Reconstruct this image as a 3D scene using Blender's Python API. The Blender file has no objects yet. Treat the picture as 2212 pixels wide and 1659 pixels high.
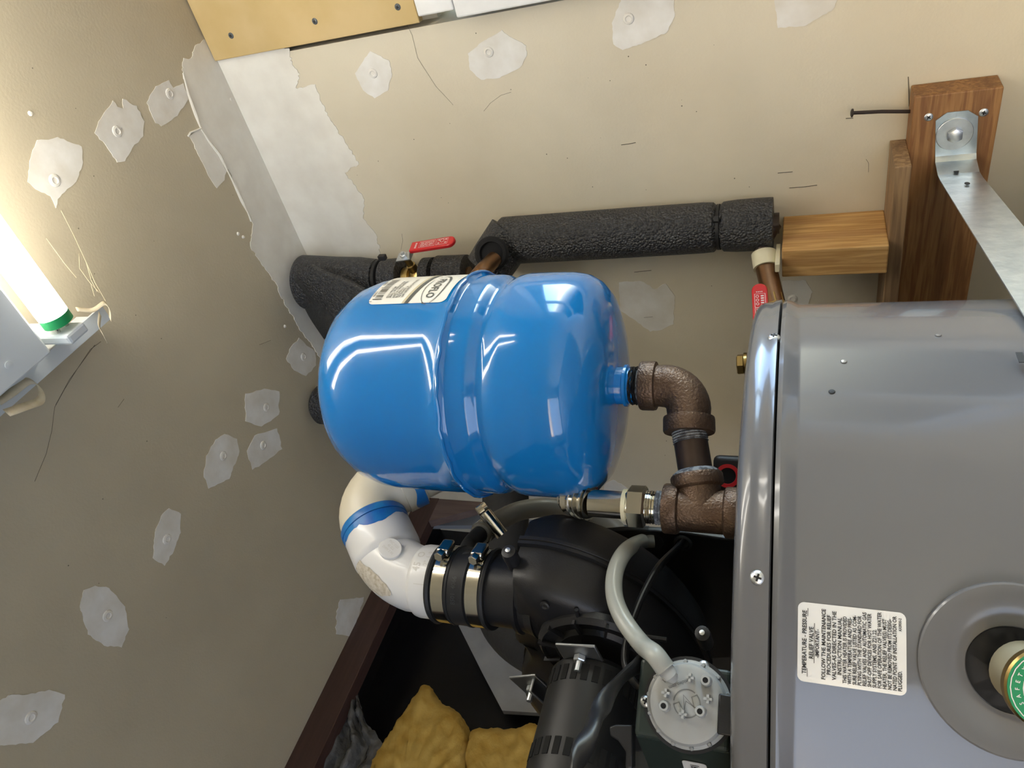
import bpy, math, random
from mathutils import Vector as V, Matrix
random.seed(7)
S = bpy.context.scene
COL = S.collection
rad = math.radians

# ------------------------------------------------------------------ camera
F = 1600.0; CX, CY = 1106.0, 829.5
RM = Matrix(((-0.22873967, -0.75986266, -0.60851204), (0.282412, -0.64999927, 0.70551004), (-0.93162311, -0.01047296, 0.36327495)))
CAM = V((0, 0, 1.5))
cd = bpy.data.cameras.new('camera'); cam = bpy.data.objects.new('camera', cd); COL.objects.link(cam)
cd.sensor_fit = 'HORIZONTAL'; cd.sensor_width = 36; cd.lens = 36 * F / 2212; cd.clip_start = .02
r0 = RM @ V((1, 0, 0)); r1 = RM @ V((0, -1, 0)); r2 = RM @ V((0, 0, -1))
cam.matrix_world = Matrix(((r0.x, r1.x, r2.x, CAM.x), (r0.y, r1.y, r2.y, CAM.y), (r0.z, r1.z, r2.z, CAM.z), (0, 0, 0, 1)))
S.camera = cam

# ------------------------------------------------------------------ world, exposure
w = bpy.data.worlds.new('world'); S.world = w; w.use_nodes = True
nt = w.node_tree; bg = nt.nodes['Background']
sky = nt.nodes.new('ShaderNodeTexSky'); sky.sky_type = 'NISHITA'; sky.sun_disc = False
sky.sun_elevation = rad(40); sky.sun_rotation = rad(200)
nt.links.new(sky.outputs[0], bg.inputs[0]); bg.inputs[1].default_value = 2.6
S.view_settings.view_transform = 'Standard'; S.view_settings.look = 'None'
S.view_settings.exposure = 0.06; S.view_settings.gamma = 1.0; S.view_settings.use_curve_mapping = False
TUBE = 21.0

# ------------------------------------------------------------------ measuring helpers (survey of the room)
def ray(x, y): return RM @ V(((x - CX) / F, (y - CY) / F, 1))
def oY(x, y, Y): d = ray(x, y); return CAM + d * ((Y - CAM.y) / d.y)
def oZ(x, y, z): d = ray(x, y); return CAM + d * ((z - CAM.z) / d.z)
def oX(x, y, X): d = ray(x, y); return CAM + d * ((X - CAM.x) / d.x)
def oD(x, y, D): d = ray(x, y); return CAM + d * (D / math.hypot(d.x, d.y))
def oP(x, y, p, n): d = ray(x, y); return CAM + d * ((V(p) - CAM).dot(n) / d.dot(n))
def oC(x, y, ax, r):
    d = ray(x, y); a = d.x * d.x + d.y * d.y; b = -(d.x * ax[0] + d.y * ax[1]); c = ax[0] ** 2 + ax[1] ** 2 - r * r
    t = (-b - math.sqrt(max(0, b * b - a * c))) / a; return CAM + d * t
def pol(az, D): return V((math.sin(rad(az)) * D, math.cos(rad(az)) * D))

# ------------------------------------------------------------------ object helpers
LOC = {}
def tag(o, label=None, cat=None, group=None, kind=None):
    if label: o['label'] = label
    if cat: o['category'] = cat
    if group: o['group'] = group
    if kind: o['kind'] = kind
    return o
def thing(name, loc, label, cat, group=None):
    o = bpy.data.objects.new(name, None); COL.objects.link(o); o.location = loc; o.empty_display_size = .02
    LOC[o] = V(loc); return tag(o, label, cat, group)
class MB:
    def __init__(s): s.v = []; s.f = []
    def quad(s, a, b, c, d):
        i = len(s.v); s.v += [V(a), V(b), V(c), V(d)]; s.f.append((i, i + 1, i + 2, i + 3)); return s
    def grid(s, rows, cu=False, cv=False):
        n = len(rows); m = len(rows[0]); i0 = len(s.v)
        for r in rows: s.v += [V(p) for p in r]
        for i in range(n if cv else n - 1):
            for j in range(m if cu else m - 1):
                s.f.append((i0 + i * m + j, i0 + i * m + (j + 1) % m, i0 + ((i + 1) % n) * m + (j + 1) % m, i0 + ((i + 1) % n) * m + j))
        return s
    def box(s, c, size, ax=None):
        ax = ax or (V((1, 0, 0)), V((0, 1, 0)), V((0, 0, 1))); c = V(c); i = len(s.v)
        for a in (-.5, .5):
            for b in (-.5, .5):
                for d in (-.5, .5): s.v.append(c + ax[0] * (a * size[0]) + ax[1] * (b * size[1]) + ax[2] * (d * size[2]))
        for q in ((0, 1, 3, 2), (4, 6, 7, 5), (0, 4, 5, 1), (2, 3, 7, 6), (0, 2, 6, 4), (1, 5, 7, 3)): s.f.append(tuple(i + k for k in q))
        return s
    def lathe(s, prof, o, axis=(0, 0, 1), seg=32, a0=0, a1=360, ref=None, caps=True):
        o = V(o); z = V(axis).normalized(); x = V(ref) if ref else (V((1, 0, 0)) if abs(z.x) < .9 else V((0, 1, 0)))
        x = (x - z * x.dot(z)).normalized(); y = z.cross(x); full = (a1 - a0) >= 360; n = seg if full else seg + 1
        rows = []
        for r, h in prof:
            rows.append([o + z * h + (x * math.cos(a) + y * math.sin(a)) * r for a in [rad(a0 + (a1 - a0) * k / seg) for k in range(n)]])
        i0 = len(s.v); s.grid(rows, cu=full)
        if caps and full:
            if prof[0][0] > 1e-5: s.f.append(tuple(i0 + k for k in range(n))[::-1])
            if prof[-1][0] > 1e-5: s.f.append(tuple(i0 + (len(prof) - 1) * n + k for k in range(n)))
        return s
    def cyl(s, a, b, r, seg=24, r2=None):
        a = V(a); b = V(b); return s.lathe([(r, 0), (r if r2 is None else r2, (b - a).length)], a, b - a, seg)
    def tube(s, pts, r, seg=12, flat=1.0, caps=True, up=None):
        pts = [V(p) for p in pts]; n = len(pts); rr = r if isinstance(r, (list, tuple)) else [r] * n
        T = [(pts[min(i + 1, n - 1)] - pts[max(i - 1, 0)]).normalized() for i in range(n)]
        u = V(up) if up else (V((0, 0, 1)) if abs(T[0].z) < .9 else V((1, 0, 0)))
        rows = []
        for i in range(n):
            u = (u - T[i] * u.dot(T[i])).normalized(); b = T[i].cross(u)
            rows.append([pts[i] + (u * math.cos(a) * flat + b * math.sin(a)) * rr[i] for a in [2 * math.pi * k / seg for k in range(seg)]])
        i0 = len(s.v); s.grid(rows, cu=True)
        if caps:
            s.f.append(tuple(i0 + k for k in range(seg))[::-1]); s.f.append(tuple(i0 + (n - 1) * seg + k for k in range(seg)))
        return s
    def prism(s, poly, ext):
        poly = [V(p) for p in poly]; ext = V(ext); n = len(poly); i = len(s.v)
        s.v += poly + [p + ext for p in poly]
        s.f.append(tuple(range(i, i + n))[::-1]); s.f.append(tuple(range(i + n, i + 2 * n)))
        for k in range(n): s.f.append((i + k, i + (k + 1) % n, i + n + (k + 1) % n, i + n + k))
        return s
    def ribbon(s, a, b):
        return s.grid([a, b])
    def build(s, name, mat, parent=None, smooth=True, bevel=0, bseg=2, ang=35, sub=0, thick=0):
        org = V((0, 0, 0))
        if parent is not None:
            p = parent
            while p.parent: p = p.parent
            org = LOC[p]
        else:
            lo = [min(v[k] for v in s.v) for k in range(3)]; hi = [max(v[k] for v in s.v) for k in range(3)]
            org = V(((lo[0] + hi[0]) / 2, (lo[1] + hi[1]) / 2, lo[2]))
        me = bpy.data.meshes.new(name); me.from_pydata([v - org for v in s.v], [], s.f)
        import bmesh
        bm = bmesh.new(); bm.from_mesh(me); bmesh.ops.remove_doubles(bm, verts=bm.verts, dist=1e-6)
        bmesh.ops.recalc_face_normals(bm, faces=bm.faces); bm.to_mesh(me); bm.free()
        me.materials.append(mat)
        if smooth:
            me.polygons.foreach_set('use_smooth', [True] * len(me.polygons)); me.set_sharp_from_angle(angle=rad(ang))
        o = bpy.data.objects.new(name, me); COL.objects.link(o)
        if parent is not None: o.parent = parent
        else: o.location = org; LOC[o] = org
        if thick:
            m = o.modifiers.new('t', 'SOLIDIFY'); m.thickness = thick; m.offset = 0
        if bevel:
            m = o.modifiers.new('b', 'BEVEL'); m.width = bevel; m.segments = bseg; m.limit_method = 'ANGLE'; m.angle_limit = rad(40)
        if sub:
            m = o.modifiers.new('s', 'SUBSURF'); m.levels = sub; m.render_levels = sub
        return o
def smoothpath(pts, n=8):
    pts = [V(p) for p in pts]; q = [pts[0] * 2 - pts[1]] + pts + [pts[-1] * 2 - pts[-2]]; out = []
    for i in range(1, len(q) - 2):
        p0, p1, p2, p3 = q[i - 1:i + 3]
        for k in range(n):
            t = k / n
            out.append(.5 * ((2 * p1) + (p2 - p0) * t + (2 * p0 - 5 * p1 + 4 * p2 - p3) * t * t + (3 * p1 - p0 - 3 * p2 + p3) * t ** 3))
    return out + [pts[-1]]
def arc(c, p, axis, deg, n=10):
    c = V(c); p = V(p) - c
    return [c + Matrix.Rotation(rad(deg * k / n), 3, V(axis)) @ p for k in range(n + 1)]

# ------------------------------------------------------------------ materials
MATS = {}
def mat(name, col, rough=.5, metal=0, col2=None, ns=8, nd=4, lo=.35, hi=.65, bump=0, bs=200, bd=2, coat=0, coatr=.05, spec=.5, scale=None, trans=0, emit=None, alpha=1, ior=1.45, sss=0, rot=None, vor=False, bdist=.002):
    m = bpy.data.materials.new(name); m.use_nodes = True; t = m.node_tree; b = t.nodes['Principled BSDF']
    I = b.inputs; I['Base Color'].default_value = (*col, 1); I['Roughness'].default_value = rough; I['Metallic'].default_value = metal
    I['Coat Weight'].default_value = coat; I['Coat Roughness'].default_value = coatr; I['Specular IOR Level'].default_value = spec
    I['Transmission Weight'].default_value = trans; I['Alpha'].default_value = alpha; I['IOR'].default_value = ior
    if sss: I['Subsurface Weight'].default_value = sss; I['Subsurface Radius'].default_value = (.01, .01, .01)
    if emit: I['Emission Color'].default_value = (*col, 1); I['Emission Strength'].default_value = emit
    tc = t.nodes.new('ShaderNodeTexCoord'); src = tc.outputs['Object']
    if scale or rot:
        mp = t.nodes.new('ShaderNodeMapping'); mp.inputs['Scale'].default_value = scale or (1, 1, 1)
        if rot: mp.inputs['Rotation'].default_value = rot
        t.links.new(src, mp.inputs['Vector']); src = mp.outputs[0]
    if col2:
        n = t.nodes.new('ShaderNodeTexNoise'); n.inputs['Scale'].default_value = ns; n.inputs['Detail'].default_value = nd
        t.links.new(src, n.inputs['Vector']); cr = t.nodes.new('ShaderNodeValToRGB')
        cr.color_ramp.elements[0].position = lo; cr.color_ramp.elements[1].position = hi
        cr.color_ramp.elements[0].color = (*col, 1); cr.color_ramp.elements[1].color = (*col2, 1)
        t.links.new(n.outputs['Fac'], cr.inputs[0]); t.links.new(cr.outputs[0], I['Base Color'])
    if bump:
        n = t.nodes.new('ShaderNodeTexVoronoi' if vor else 'ShaderNodeTexNoise'); n.inputs['Scale'].default_value = bs
        if not vor: n.inputs['Detail'].default_value = bd
        bp = t.nodes.new('ShaderNodeBump'); bp.inputs['Strength'].default_value = bump; bp.inputs['Distance'].default_value = bdist; bp.invert = vor
        t.links.new(src if vor or not scale else tc.outputs['Object'], n.inputs['Vector']); t.links.new(n.outputs[0], bp.inputs['Height']); t.links.new(bp.outputs[0], I['Normal'])
    MATS[name] = m; return m
def wood(name, c1, c2, c3, axis, fine=220, rough=.6, bump=.35):
    m = bpy.data.materials.new(name); m.use_nodes = True; t = m.node_tree; b = t.nodes['Principled BSDF']; b.inputs['Roughness'].default_value = rough
    tc = t.nodes.new('ShaderNodeTexCoord'); mp = t.nodes.new('ShaderNodeMapping'); sc = [1, 1, 1]; sc[axis] = .06; mp.inputs['Scale'].default_value = sc
    t.links.new(tc.outputs['Object'], mp.inputs[0])
    n = t.nodes.new('ShaderNodeTexNoise'); n.inputs['Scale'].default_value = fine; n.inputs['Detail'].default_value = 3; n.inputs['Distortion'].default_value = .6
    n2 = t.nodes.new('ShaderNodeTexNoise'); n2.inputs['Scale'].default_value = fine * .18; n2.inputs['Detail'].default_value = 4
    t.links.new(mp.outputs[0], n.inputs['Vector']); t.links.new(mp.outputs[0], n2.inputs['Vector'])
    a = t.nodes.new('ShaderNodeValToRGB'); a.color_ramp.elements[0].position = .38; a.color_ramp.elements[1].position = .62
    a.color_ramp.elements[0].color = (*c1, 1); a.color_ramp.elements[1].color = (*c2, 1); t.links.new(n.outputs['Fac'], a.inputs[0])
    mx = t.nodes.new('ShaderNodeMix'); mx.data_type = 'RGBA'; r = t.nodes.new('ShaderNodeValToRGB'); r.color_ramp.elements[0].position = .5; r.color_ramp.elements[1].position = .75
    t.links.new(n2.outputs['Fac'], r.inputs[0]); t.links.new(r.outputs[0], mx.inputs[0]); t.links.new(a.outputs[0], mx.inputs[6]); mx.inputs[7].default_value = (*c3, 1)
    t.links.new(mx.outputs[2], b.inputs['Base Color'])
    bp = t.nodes.new('ShaderNodeBump'); bp.inputs['Strength'].default_value = bump; bp.inputs['Distance'].default_value = .001
    t.links.new(n.outputs['Fac'], bp.inputs['Height']); t.links.new(bp.outputs[0], b.inputs['Normal']); return m

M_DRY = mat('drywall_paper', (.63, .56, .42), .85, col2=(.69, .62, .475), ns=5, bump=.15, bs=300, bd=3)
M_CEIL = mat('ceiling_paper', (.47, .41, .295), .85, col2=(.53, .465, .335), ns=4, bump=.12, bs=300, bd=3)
M_MUD = mat('joint_compound', (.72, .68, .60), .7, col2=(.80, .77, .69), ns=22, bump=.2, bs=60)
M_MUD2 = mat('thin_joint_compound', (.68, .64, .56), .75, col2=(.80, .78, .73), ns=24, nd=7, bump=.2, bs=60)
M_WHITE = mat('white_trim_paint', (.80, .79, .76), .4, col2=(.74, .73, .70), ns=30)
M_YEL = mat('yellow_hardboard', (.54, .385, .16), .6, col2=(.60, .44, .21), ns=14, nd=6)
M_FLOOR = mat('concrete_floor', (.22, .21, .20), .8, col2=(.30, .29, .28), ns=6)
M_BLACKP = mat('black_plastic', (.012, .012, .014), .42, bump=.08, bs=900)
M_BLACKM = mat('black_satin_metal', (.010, .010, .011), .38)
M_RUBBER = mat('black_rubber', (.014, .014, .015), .55)
M_FOAM = mat('black_foam', (.022, .022, .024), .50, col2=(.040, .040, .043), ns=300, bump=.9, bs=330, vor=True, spec=.8, bdist=.003)
M_FOAMIN = mat('foam_cut_edge', (.010, .010, .011), .9)
M_BLUE = mat('blue_enamel', (.008, .185, .53), .11, coat=.6, coatr=.04, bump=.02, bs=60)
M_GREY = mat('grey_enamel', (.135, .135, .143), .22, coat=.55, coatr=.08, bump=.01, bs=40)
M_BRONZE = mat('cast_bronze', (.105, .066, .046), .42, metal=.7, col2=(.155, .104, .074), ns=60, bump=.5, bs=500)
M_PIPE = mat('brown_pipe', (.030, .020, .016), .36, metal=.5, col2=(.07, .048, .038), ns=30, scale=(1, 1, 1))
M_DOPE = mat('thread_sealant', (.30, .33, .38), .6, col2=(.08, .09, .11), ns=160, lo=.45, hi=.55)
M_CHROME = mat('bright_steel', (.62, .60, .54), .13, metal=1)
M_ZINC = mat('zinc_plate', (.55, .58, .61), .38, metal=1, col2=(.72, .75, .78), ns=60)
M_GALV = mat('galvanised_strap', (.56, .64, .70), .32, metal=.9, col2=(.70, .77, .82), ns=60, nd=6, bump=.15, bs=160)
M_COPPER = mat('copper_pipe', (.27, .15, .075), .32, metal=.9, col2=(.20, .11, .06), ns=25)
M_BRASS = mat('brass', (.46, .33, .13), .28, metal=1)
M_PVC = mat('white_pvc', (.70, .69, .67), .28, coat=.2)
M_CREAM = mat('cream_pvc', (.66, .60, .46), .35, col2=(.70, .65, .53), ns=12)
M_PRIMER = mat('blue_primer', (.01, .11, .42), .35, col2=(.02, .2, .5), ns=60)
M_STAIN = mat('brown_stain', (.42, .36, .26), .6, col2=(.62, .57, .48), ns=260)
M_HOSE = mat('translucent_hose', (.46, .47, .44), .25, trans=.3, sss=.15, ior=1.4)
M_HOSE2 = mat('smoky_hose', (.36, .34, .30), .3, trans=.25, sss=.3, ior=1.4)
M_RED = mat('red_vinyl', (.62, .018, .025), .3, coat=.4)
M_PRINT = mat('white_print', (.8, .78, .78), .6)
M_INK = mat('black_ink', (.015, .015, .017), .6)
M_LABEL = mat('label_paper', (.80, .80, .79), .3, coat=.3)
M_LGREY = mat('grey_moulding', (.36, .37, .37), .42, col2=(.34, .35, .35), ns=20)
M_DGREEN = mat('dark_green_black_steel', (.022, .032, .028), .38)
M_FIB = mat('fiberglass', (.50, .31, .06), .95, col2=(.62, .42, .11), ns=30, nd=8, bump=1, bs=90, bd=8)
M_SHEET = mat('black_sheeting', (.008, .008, .010), .25, bump=.6, bs=14, bd=4)
M_BAG = mat('lightened_black_bag', (.07, .07, .072), .16, col2=(.13, .13, .13), ns=10, bump=.9, bs=55, bd=3, bdist=.006)  # black plastic lightened in its base colour to bring out the highlights
M_BOARD = wood('stained_top_plate', (.060, .030, .024), (.075, .040, .032), (.05, .025, .02), 1, 120, .5)
M_GUSS = wood('brown_plywood', (.15, .10, .085), (.19, .13, .11), (.13, .085, .07), 2, 90)
M_WOOD = wood('fir_plank', (.22, .095, .032), (.37, .185, .065), (.15, .062, .022), 0, 230)
M_WOODZ = wood('fir_cleat', (.48, .26, .085), (.68, .42, .165), (.34, .16, .06), 2, 200)
M_WOOD2 = wood('plywood_board', (.22, .13, .065), (.38, .24, .12), (.14, .085, .05), 0, 170)
M_FIX = mat('white_fixture_enamel', (.62, .66, .68), .45)
M_TUBE = mat('lit_tube', (1.0, .95, .86), .3, emit=TUBE)
M_GREEN = mat('green_cap', (.02, .32, .10), .4)
M_TAPE = mat('masking_tape', (.62, .54, .38), .6, col2=(.70, .63, .48), ns=90)
M_WEB = mat('cobweb', (.55, .48, .33), .9)
M_DIRT = mat('dark_thread', (.16, .135, .10), .9)
M_NAIL = mat('rusty_nail', (.06, .045, .04), .5, metal=.7)
M_GDRY = mat('grey_board', (.24, .245, .26), .8, col2=(.30, .305, .32), ns=18)
M_IVORY = mat('ivory_plastic', (.74, .69, .50), .4)
M_GREENTAG = mat('green_tag', (.02, .26, .095), .35, metal=.3)
M_BOUNCE = mat('bounce_ground', (.34, .34, .33), .9, col2=(.40, .40, .39), ns=3)  # neutral grey picked so the unseen ground throws light indoors
M_GLASS = mat('window_glass', (.95, .97, 1), .02, trans=1, ior=1.01, spec=.3)
m_ = M_GLASS.node_tree; o_ = m_.nodes['Material Output']; tr_ = m_.nodes.new('ShaderNodeBsdfTransparent'); gl_ = m_.nodes.new('ShaderNodeBsdfGlossy'); gl_.inputs['Roughness'].default_value = .02
mx_ = m_.nodes.new('ShaderNodeMixShader'); mx_.inputs[0].default_value = .07; m_.links.new(tr_.outputs[0], mx_.inputs[1]); m_.links.new(gl_.outputs[0], mx_.inputs[2]); m_.links.new(mx_.outputs[0], o_.inputs['Surface'])
M_TAN = mat('tan_stripe', (.55, .50, .38), .4); M_SLATE = mat('slate_stripe', (.09, .10, .105), .4)

# ------------------------------------------------------------------ text and flat print
def text2d(lines):
    """lines: (string, x, y, size, xscale, align, rot) -> list of 2d verts, faces"""
    vs, fs = [], []
    for ln in lines:
        st, x, y, sz, xs, al = ln[:6]
        cu = bpy.data.curves.new('t', 'FONT'); cu.body = st; cu.size = sz; cu.align_x = al; cu.resolution_u = 2; cu.offset = sz * .020
        ob = bpy.data.objects.new('t', cu); me = bpy.data.meshes.new_from_object(ob)
        i = len(vs); vs += [(x + v.co.x * xs, y + v.co.y) for v in me.vertices]; fs += [tuple(i + k for k in p.vertices) for p in me.polygons]
        bpy.data.objects.remove(ob); bpy.data.curves.remove(cu); bpy.data.meshes.remove(me)
    return vs, fs
def rects2d(rs):
    vs, fs = [], []
    for x0, y0, x1, y1 in rs:
        i = len(vs); vs += [(x0, y0), (x1, y0), (x1, y1), (x0, y1)]; fs.append((i, i + 1, i + 2, i + 3))
    return vs, fs
def stroke2d(pts, wd, closed=False):
    vs, fs = [], []; n = len(pts)
    for i in range(n):
        a = pts[i - 1] if (i or closed) else pts[i]; b = pts[(i + 1) % n] if (i < n - 1 or closed) else pts[i]
        dx, dy = b[0] - a[0], b[1] - a[1]; L = math.hypot(dx, dy) or 1
        h = (wd[i] if isinstance(wd, list) else wd) / 2
        vs += [(pts[i][0] - dy / L * h, pts[i][1] + dx / L * h), (pts[i][0] + dy / L * h, pts[i][1] - dx / L * h)]
    for i in range(n if closed else n - 1):
        j = (i + 1) % n; fs.append((2 * i, 2 * i + 1, 2 * j + 1, 2 * j))
    return vs, fs
def join2d(*parts):
    vs, fs = [], []
    for v, f in parts: i = len(vs); vs += v; fs += [tuple(i + k for k in q) for q in f]
    return vs, fs
def print_on(name, vf, mp, m, parent):
    b = MB(); b.v = [mp(x, y) for x, y in vf[0]]; b.f = list(vf[1]); return b.build(name, m, parent, smooth=False)
def cyl_map(ax, r, phi0, z0, flip=1):
    return lambda u, v, o=0: V((ax[0] + (r + o) * math.cos(phi0 + flip * u / r), ax[1] + (r + o) * math.sin(phi0 + flip * u / r), z0 + flip * v))
def plane_map(p, ux, uy, n, o): return lambda u, v: V(p) + ux * u + uy * v + n * o
def rrect(wd, ht, r, n=5):
    out = []
    for cx, cy, a0 in ((wd / 2 - r, ht / 2 - r, 0), (-wd / 2 + r, ht / 2 - r, 90), (-wd / 2 + r, -ht / 2 + r, 180), (wd / 2 - r, -ht / 2 + r, 270)):
        out += [(cx + r * math.cos(rad(a0 + 90 * k / n)), cy + r * math.sin(rad(a0 + 90 * k / n))) for k in range(n + 1)]
    return out
def label_sheet(name, wd, ht, r, mp, m, parent, o=.0004, nu=14):
    """rounded rectangle sheet following a curved surface: columns of quads"""
    xs = sorted(set([-wd / 2 + wd * k / nu for k in range(nu + 1)] + [s * (wd / 2 - r + r * math.sin(rad(q))) for s in (-1, 1) for q in (0, 20, 40, 60, 75, 90)]))
    rows = []
    for lift in (-1, 1, 0):
        row = []
        for x in xs:
            d = abs(x) - (wd / 2 - r); c = r - math.sqrt(max(0, r * r - d * d)) if d > 0 else 0
            y = lift * (ht / 2 - c); row.append(mp(x, y, o))
        rows.append(row)
    b = MB(); b.grid([rows[0], rows[2], rows[1]]); return b.build(name, m, parent)

# ------------------------------------------------------------------ small hardware
def screw(parent, p, n, r, m=None, name='screw', flat=False, rot=20):
    p = V(p); n = V(n).normalized(); h = r * (.25 if flat else .62)
    b = MB(); b.lathe([(r, -r * .3), (r, h * .15), (r * .93, h * .5), (r * .62, h * .9), (.0001, h)], p, n, 20)
    o = b.build(name, m or M_ZINC, parent)
    x = n.orthogonal().normalized(); x = Matrix.Rotation(rad(rot), 3, n) @ x; y = n.cross(x)
    c = MB(); q = p + n * h * .97
    c.box(q, (r * 1.0, r * .26, h * .35), (x, y, n)); c.box(q, (r * .26, r * 1.0, h * .35), (x, y, n))
    c.build('cross_slot', M_INK, o, smooth=False); return o
def hexa(b, a, c, r, ch=.12):
    a = V(a); c = V(c); L = (c - a).length; b.lathe([(r * .86, 0), (r, L * ch), (r, L * (1 - ch)), (r * .86, L)], a, c - a, 6); return b
def threads(b, a, c, r, pitch, d):
    a = V(a); c = V(c); L = (c - a).length; n = max(2, int(L / pitch)); pr = []
    for k in range(n): pr += [(r, L * k / n), (r - d, L * (k + .5) / n)]
    b.lathe(pr + [(r, L)], a, c - a, 28); return b

# ================================================================== SETTING
YW = .95; ZC = 2.30; XL = -1.157; XR = 1.7; YR = -2.4
def jag(poly, step=7, amp=1.6, seed=0, closed=True):
    r = random.Random(seed); out = []; n = len(poly)
    for i in range(n if closed else n - 1):
        a, b = poly[i], poly[(i + 1) % n]; L = math.hypot(b[0] - a[0], b[1] - a[1]); k = max(1, int(L / step))
        for j in range(k):
            t = j / k; q = amp if j else amp * .4
            out.append((a[0] + (b[0] - a[0]) * t + r.uniform(-q, q), a[1] + (b[1] - a[1]) * t + r.uniform(-q, q)))
    return out
fl = MB().box(((XL + XR) / 2 - .2, (YW + YR) / 2, -.05), (XR - XL + .6, YW - YR + .2, .1)).build('floor', M_FLOOR, smooth=False); tag(fl, kind='structure')
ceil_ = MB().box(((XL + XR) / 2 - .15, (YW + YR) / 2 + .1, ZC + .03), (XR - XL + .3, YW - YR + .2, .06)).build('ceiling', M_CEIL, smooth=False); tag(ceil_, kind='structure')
# back wall with the window opening
WX0, WX1, WZ0, WZ1 = -.19, .95, .95, 1.935
wb = MB()
for x0, x1, z0, z1, yy in ((-1.9, -.2065, 0, ZC, 0), (WX1, XR, 0, ZC, 0), (-.2065, WX1, 0, WZ0, 0), (-.2065, WX1, WZ1 + .02, ZC, .035)):
    wb.box(((x0 + x1) / 2, YW + .05 + yy / 2, (z0 + z1) / 2), (x1 - x0, .1 - yy, z1 - z0))
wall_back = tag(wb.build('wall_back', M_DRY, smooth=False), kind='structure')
wall_right = tag(MB().box((XR + .05, (YW + YR) / 2, ZC / 2), (.1, YW - YR, ZC)).build('wall_right', M_DRY, smooth=False), kind='structure')
wr = MB()
for x0, x1, z0, z1 in ((-1.9, -.9, 0, ZC), (1.1, XR, 0, ZC), (-.9, 1.1, 1.42, ZC), (-.9, 1.1, 0, .10)):
    wr.box(((x0 + x1) / 2, YR - .05, (z0 + z1) / 2), (x1 - x0, .1, z1 - z0))
wall_rear = tag(wr.build('wall_rear', M_DRY, smooth=False), kind='structure')
wl = MB().box((-1.30, (YW + YR) / 2, ZC / 2), (.06, YW - YR, ZC)).build('wall_left', M_SHEET, smooth=False); tag(wl, kind='structure')
# stained top plate where ceiling meets the open stud wall
tp = MB().box((-1.172, (YW + YR) / 2, 2.273), (.030, YW - YR, .054)).build('trim_1', M_BOARD, smooth=False, bevel=.001); tag(tp, kind='structure')
tag(MB().box((-1.225, (YW + YR) / 2, 2.288), (.10, YW - YR, .02)).build('trim_2', M_SHEET, smooth=False), kind='structure')
# unseen ground outside, added pale grey to bounce daylight up to the ceiling
tag(MB().box((.2, -6.2, -.12), (14, 7.5, .1)).build('ground', M_BOUNCE, smooth=False), kind='structure')

# window in the back wall: white frame, sash, panes
win = MB()
fw = .055
win.box(((WX0 + WX1) / 2, YW + .035, WZ1 - .005), (WX1 - WX0, .115, .05)); win.box((WX0 + .015, YW + .036, (WZ0 + WZ1) / 2 + .005), (.05, .113, WZ1 - WZ0 - .07))
win.box((WX1 - .015, YW + .036, (WZ0 + WZ1) / 2 + .005), (.05, .113, WZ1 - WZ0 - .07)); win.box(((WX0 + WX1) / 2, YW + .035, WZ0 + .015), (WX1 - WX0, .115, .05))
window = tag(win.build('window_1', M_WHITE, smooth=False, bevel=.002), kind='structure')
sash = MB()
for xa, xb in ((WX0 + .04, .38), (.38, WX1 - .04)):
    sash.box((xa + .018, YW + .055, 1.44), (.036, .03, .93)); sash.box((xb - .018, YW + .055, 1.44), (.036, .03, .93))
    sash.box(((xa + xb) / 2, YW + .055, 1.888), (xb - xa - .072, .03, .036)); sash.box(((xa + xb) / 2, YW + .055, .99), (xb - xa - .072, .03, .036))
LOC[window] = V(window.location)
sash.build('sash', M_WHITE, window, smooth=False)
for xa, xb in ((WX0 + .07, .35), (.41, WX1 - .07)):
    MB().box(((xa + xb) / 2, YW + .055, 1.44), (xb - xa, .004, .87)).build('pane', M_GLASS, window, smooth=False)

# joint compound on ceiling and wall
LOC[ceil_] = V(ceil_.location); LOC[wall_back] = V(wall_back.location)
def z1(l, dx=0, dy=0): return [(x * .3164 + dx, y * .3164 + dy) for x, y in l]
CP = [z1([(250, 955), (330, 955), (390, 935), (555, 1000), (565, 1110), (520, 1240), (440, 1310), (390, 1360), (380, 1420), (345, 1340), (240, 1290), (185, 1240), (200, 1100)]),
      z1([(770, 685), (800, 730), (840, 740), (835, 675), (930, 725), (985, 830), (975, 930), (900, 1010), (850, 1100), (800, 1110), (720, 990), (645, 910), (670, 830)]),
      z1([(1150, 545), (1180, 600), (1250, 570), (1285, 680), (1210, 790), (1100, 860), (1060, 840), (1000, 700), (1060, 590)]),
      z1([(1290, 930), (1375, 875), (1480, 1040), (1545, 1170), (1530, 1230), (1480, 1285), (1420, 1200), (1350, 1050)]),
      [(625, 755), (645, 730), (680, 760), (682, 790), (660, 812), (635, 800), (618, 775)],
      [(530, 850), (570, 840), (603, 845), (602, 895), (565, 922), (530, 910)],
      [(550, 940), (598, 925), (609, 970), (590, 985), (545, 1015), (533, 975)],
      [(485, 938), (512, 948), (517, 975), (495, 1035), (450, 1055), (440, 1030), (445, 985), (465, 950)],
      [(365, 1097), (390, 1110), (390, 1150), (375, 1190), (355, 1222), (330, 1205), (335, 1150), (350, 1110)],
      [(205, 1265), (235, 1270), (270, 1310), (278, 1360), (262, 1398), (225, 1395), (190, 1370), (172, 1310), (180, 1275)],
      [(60, 1500), (105, 1490), (140, 1500), (125, 1560), (70, 1605), (-20, 1612), (-20, 1520), (25, 1500)],
      [(735, 1295), (785, 1290), (775, 1330), (755, 1375), (725, 1370), (727, 1320)]]
CS = [(117, 390), (252, 284), (366, 203), None, (655, 771), (575, 880), (568, 962), (482, 985), (360, 1165), (232, 1330), (66, 1550), None]
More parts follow.
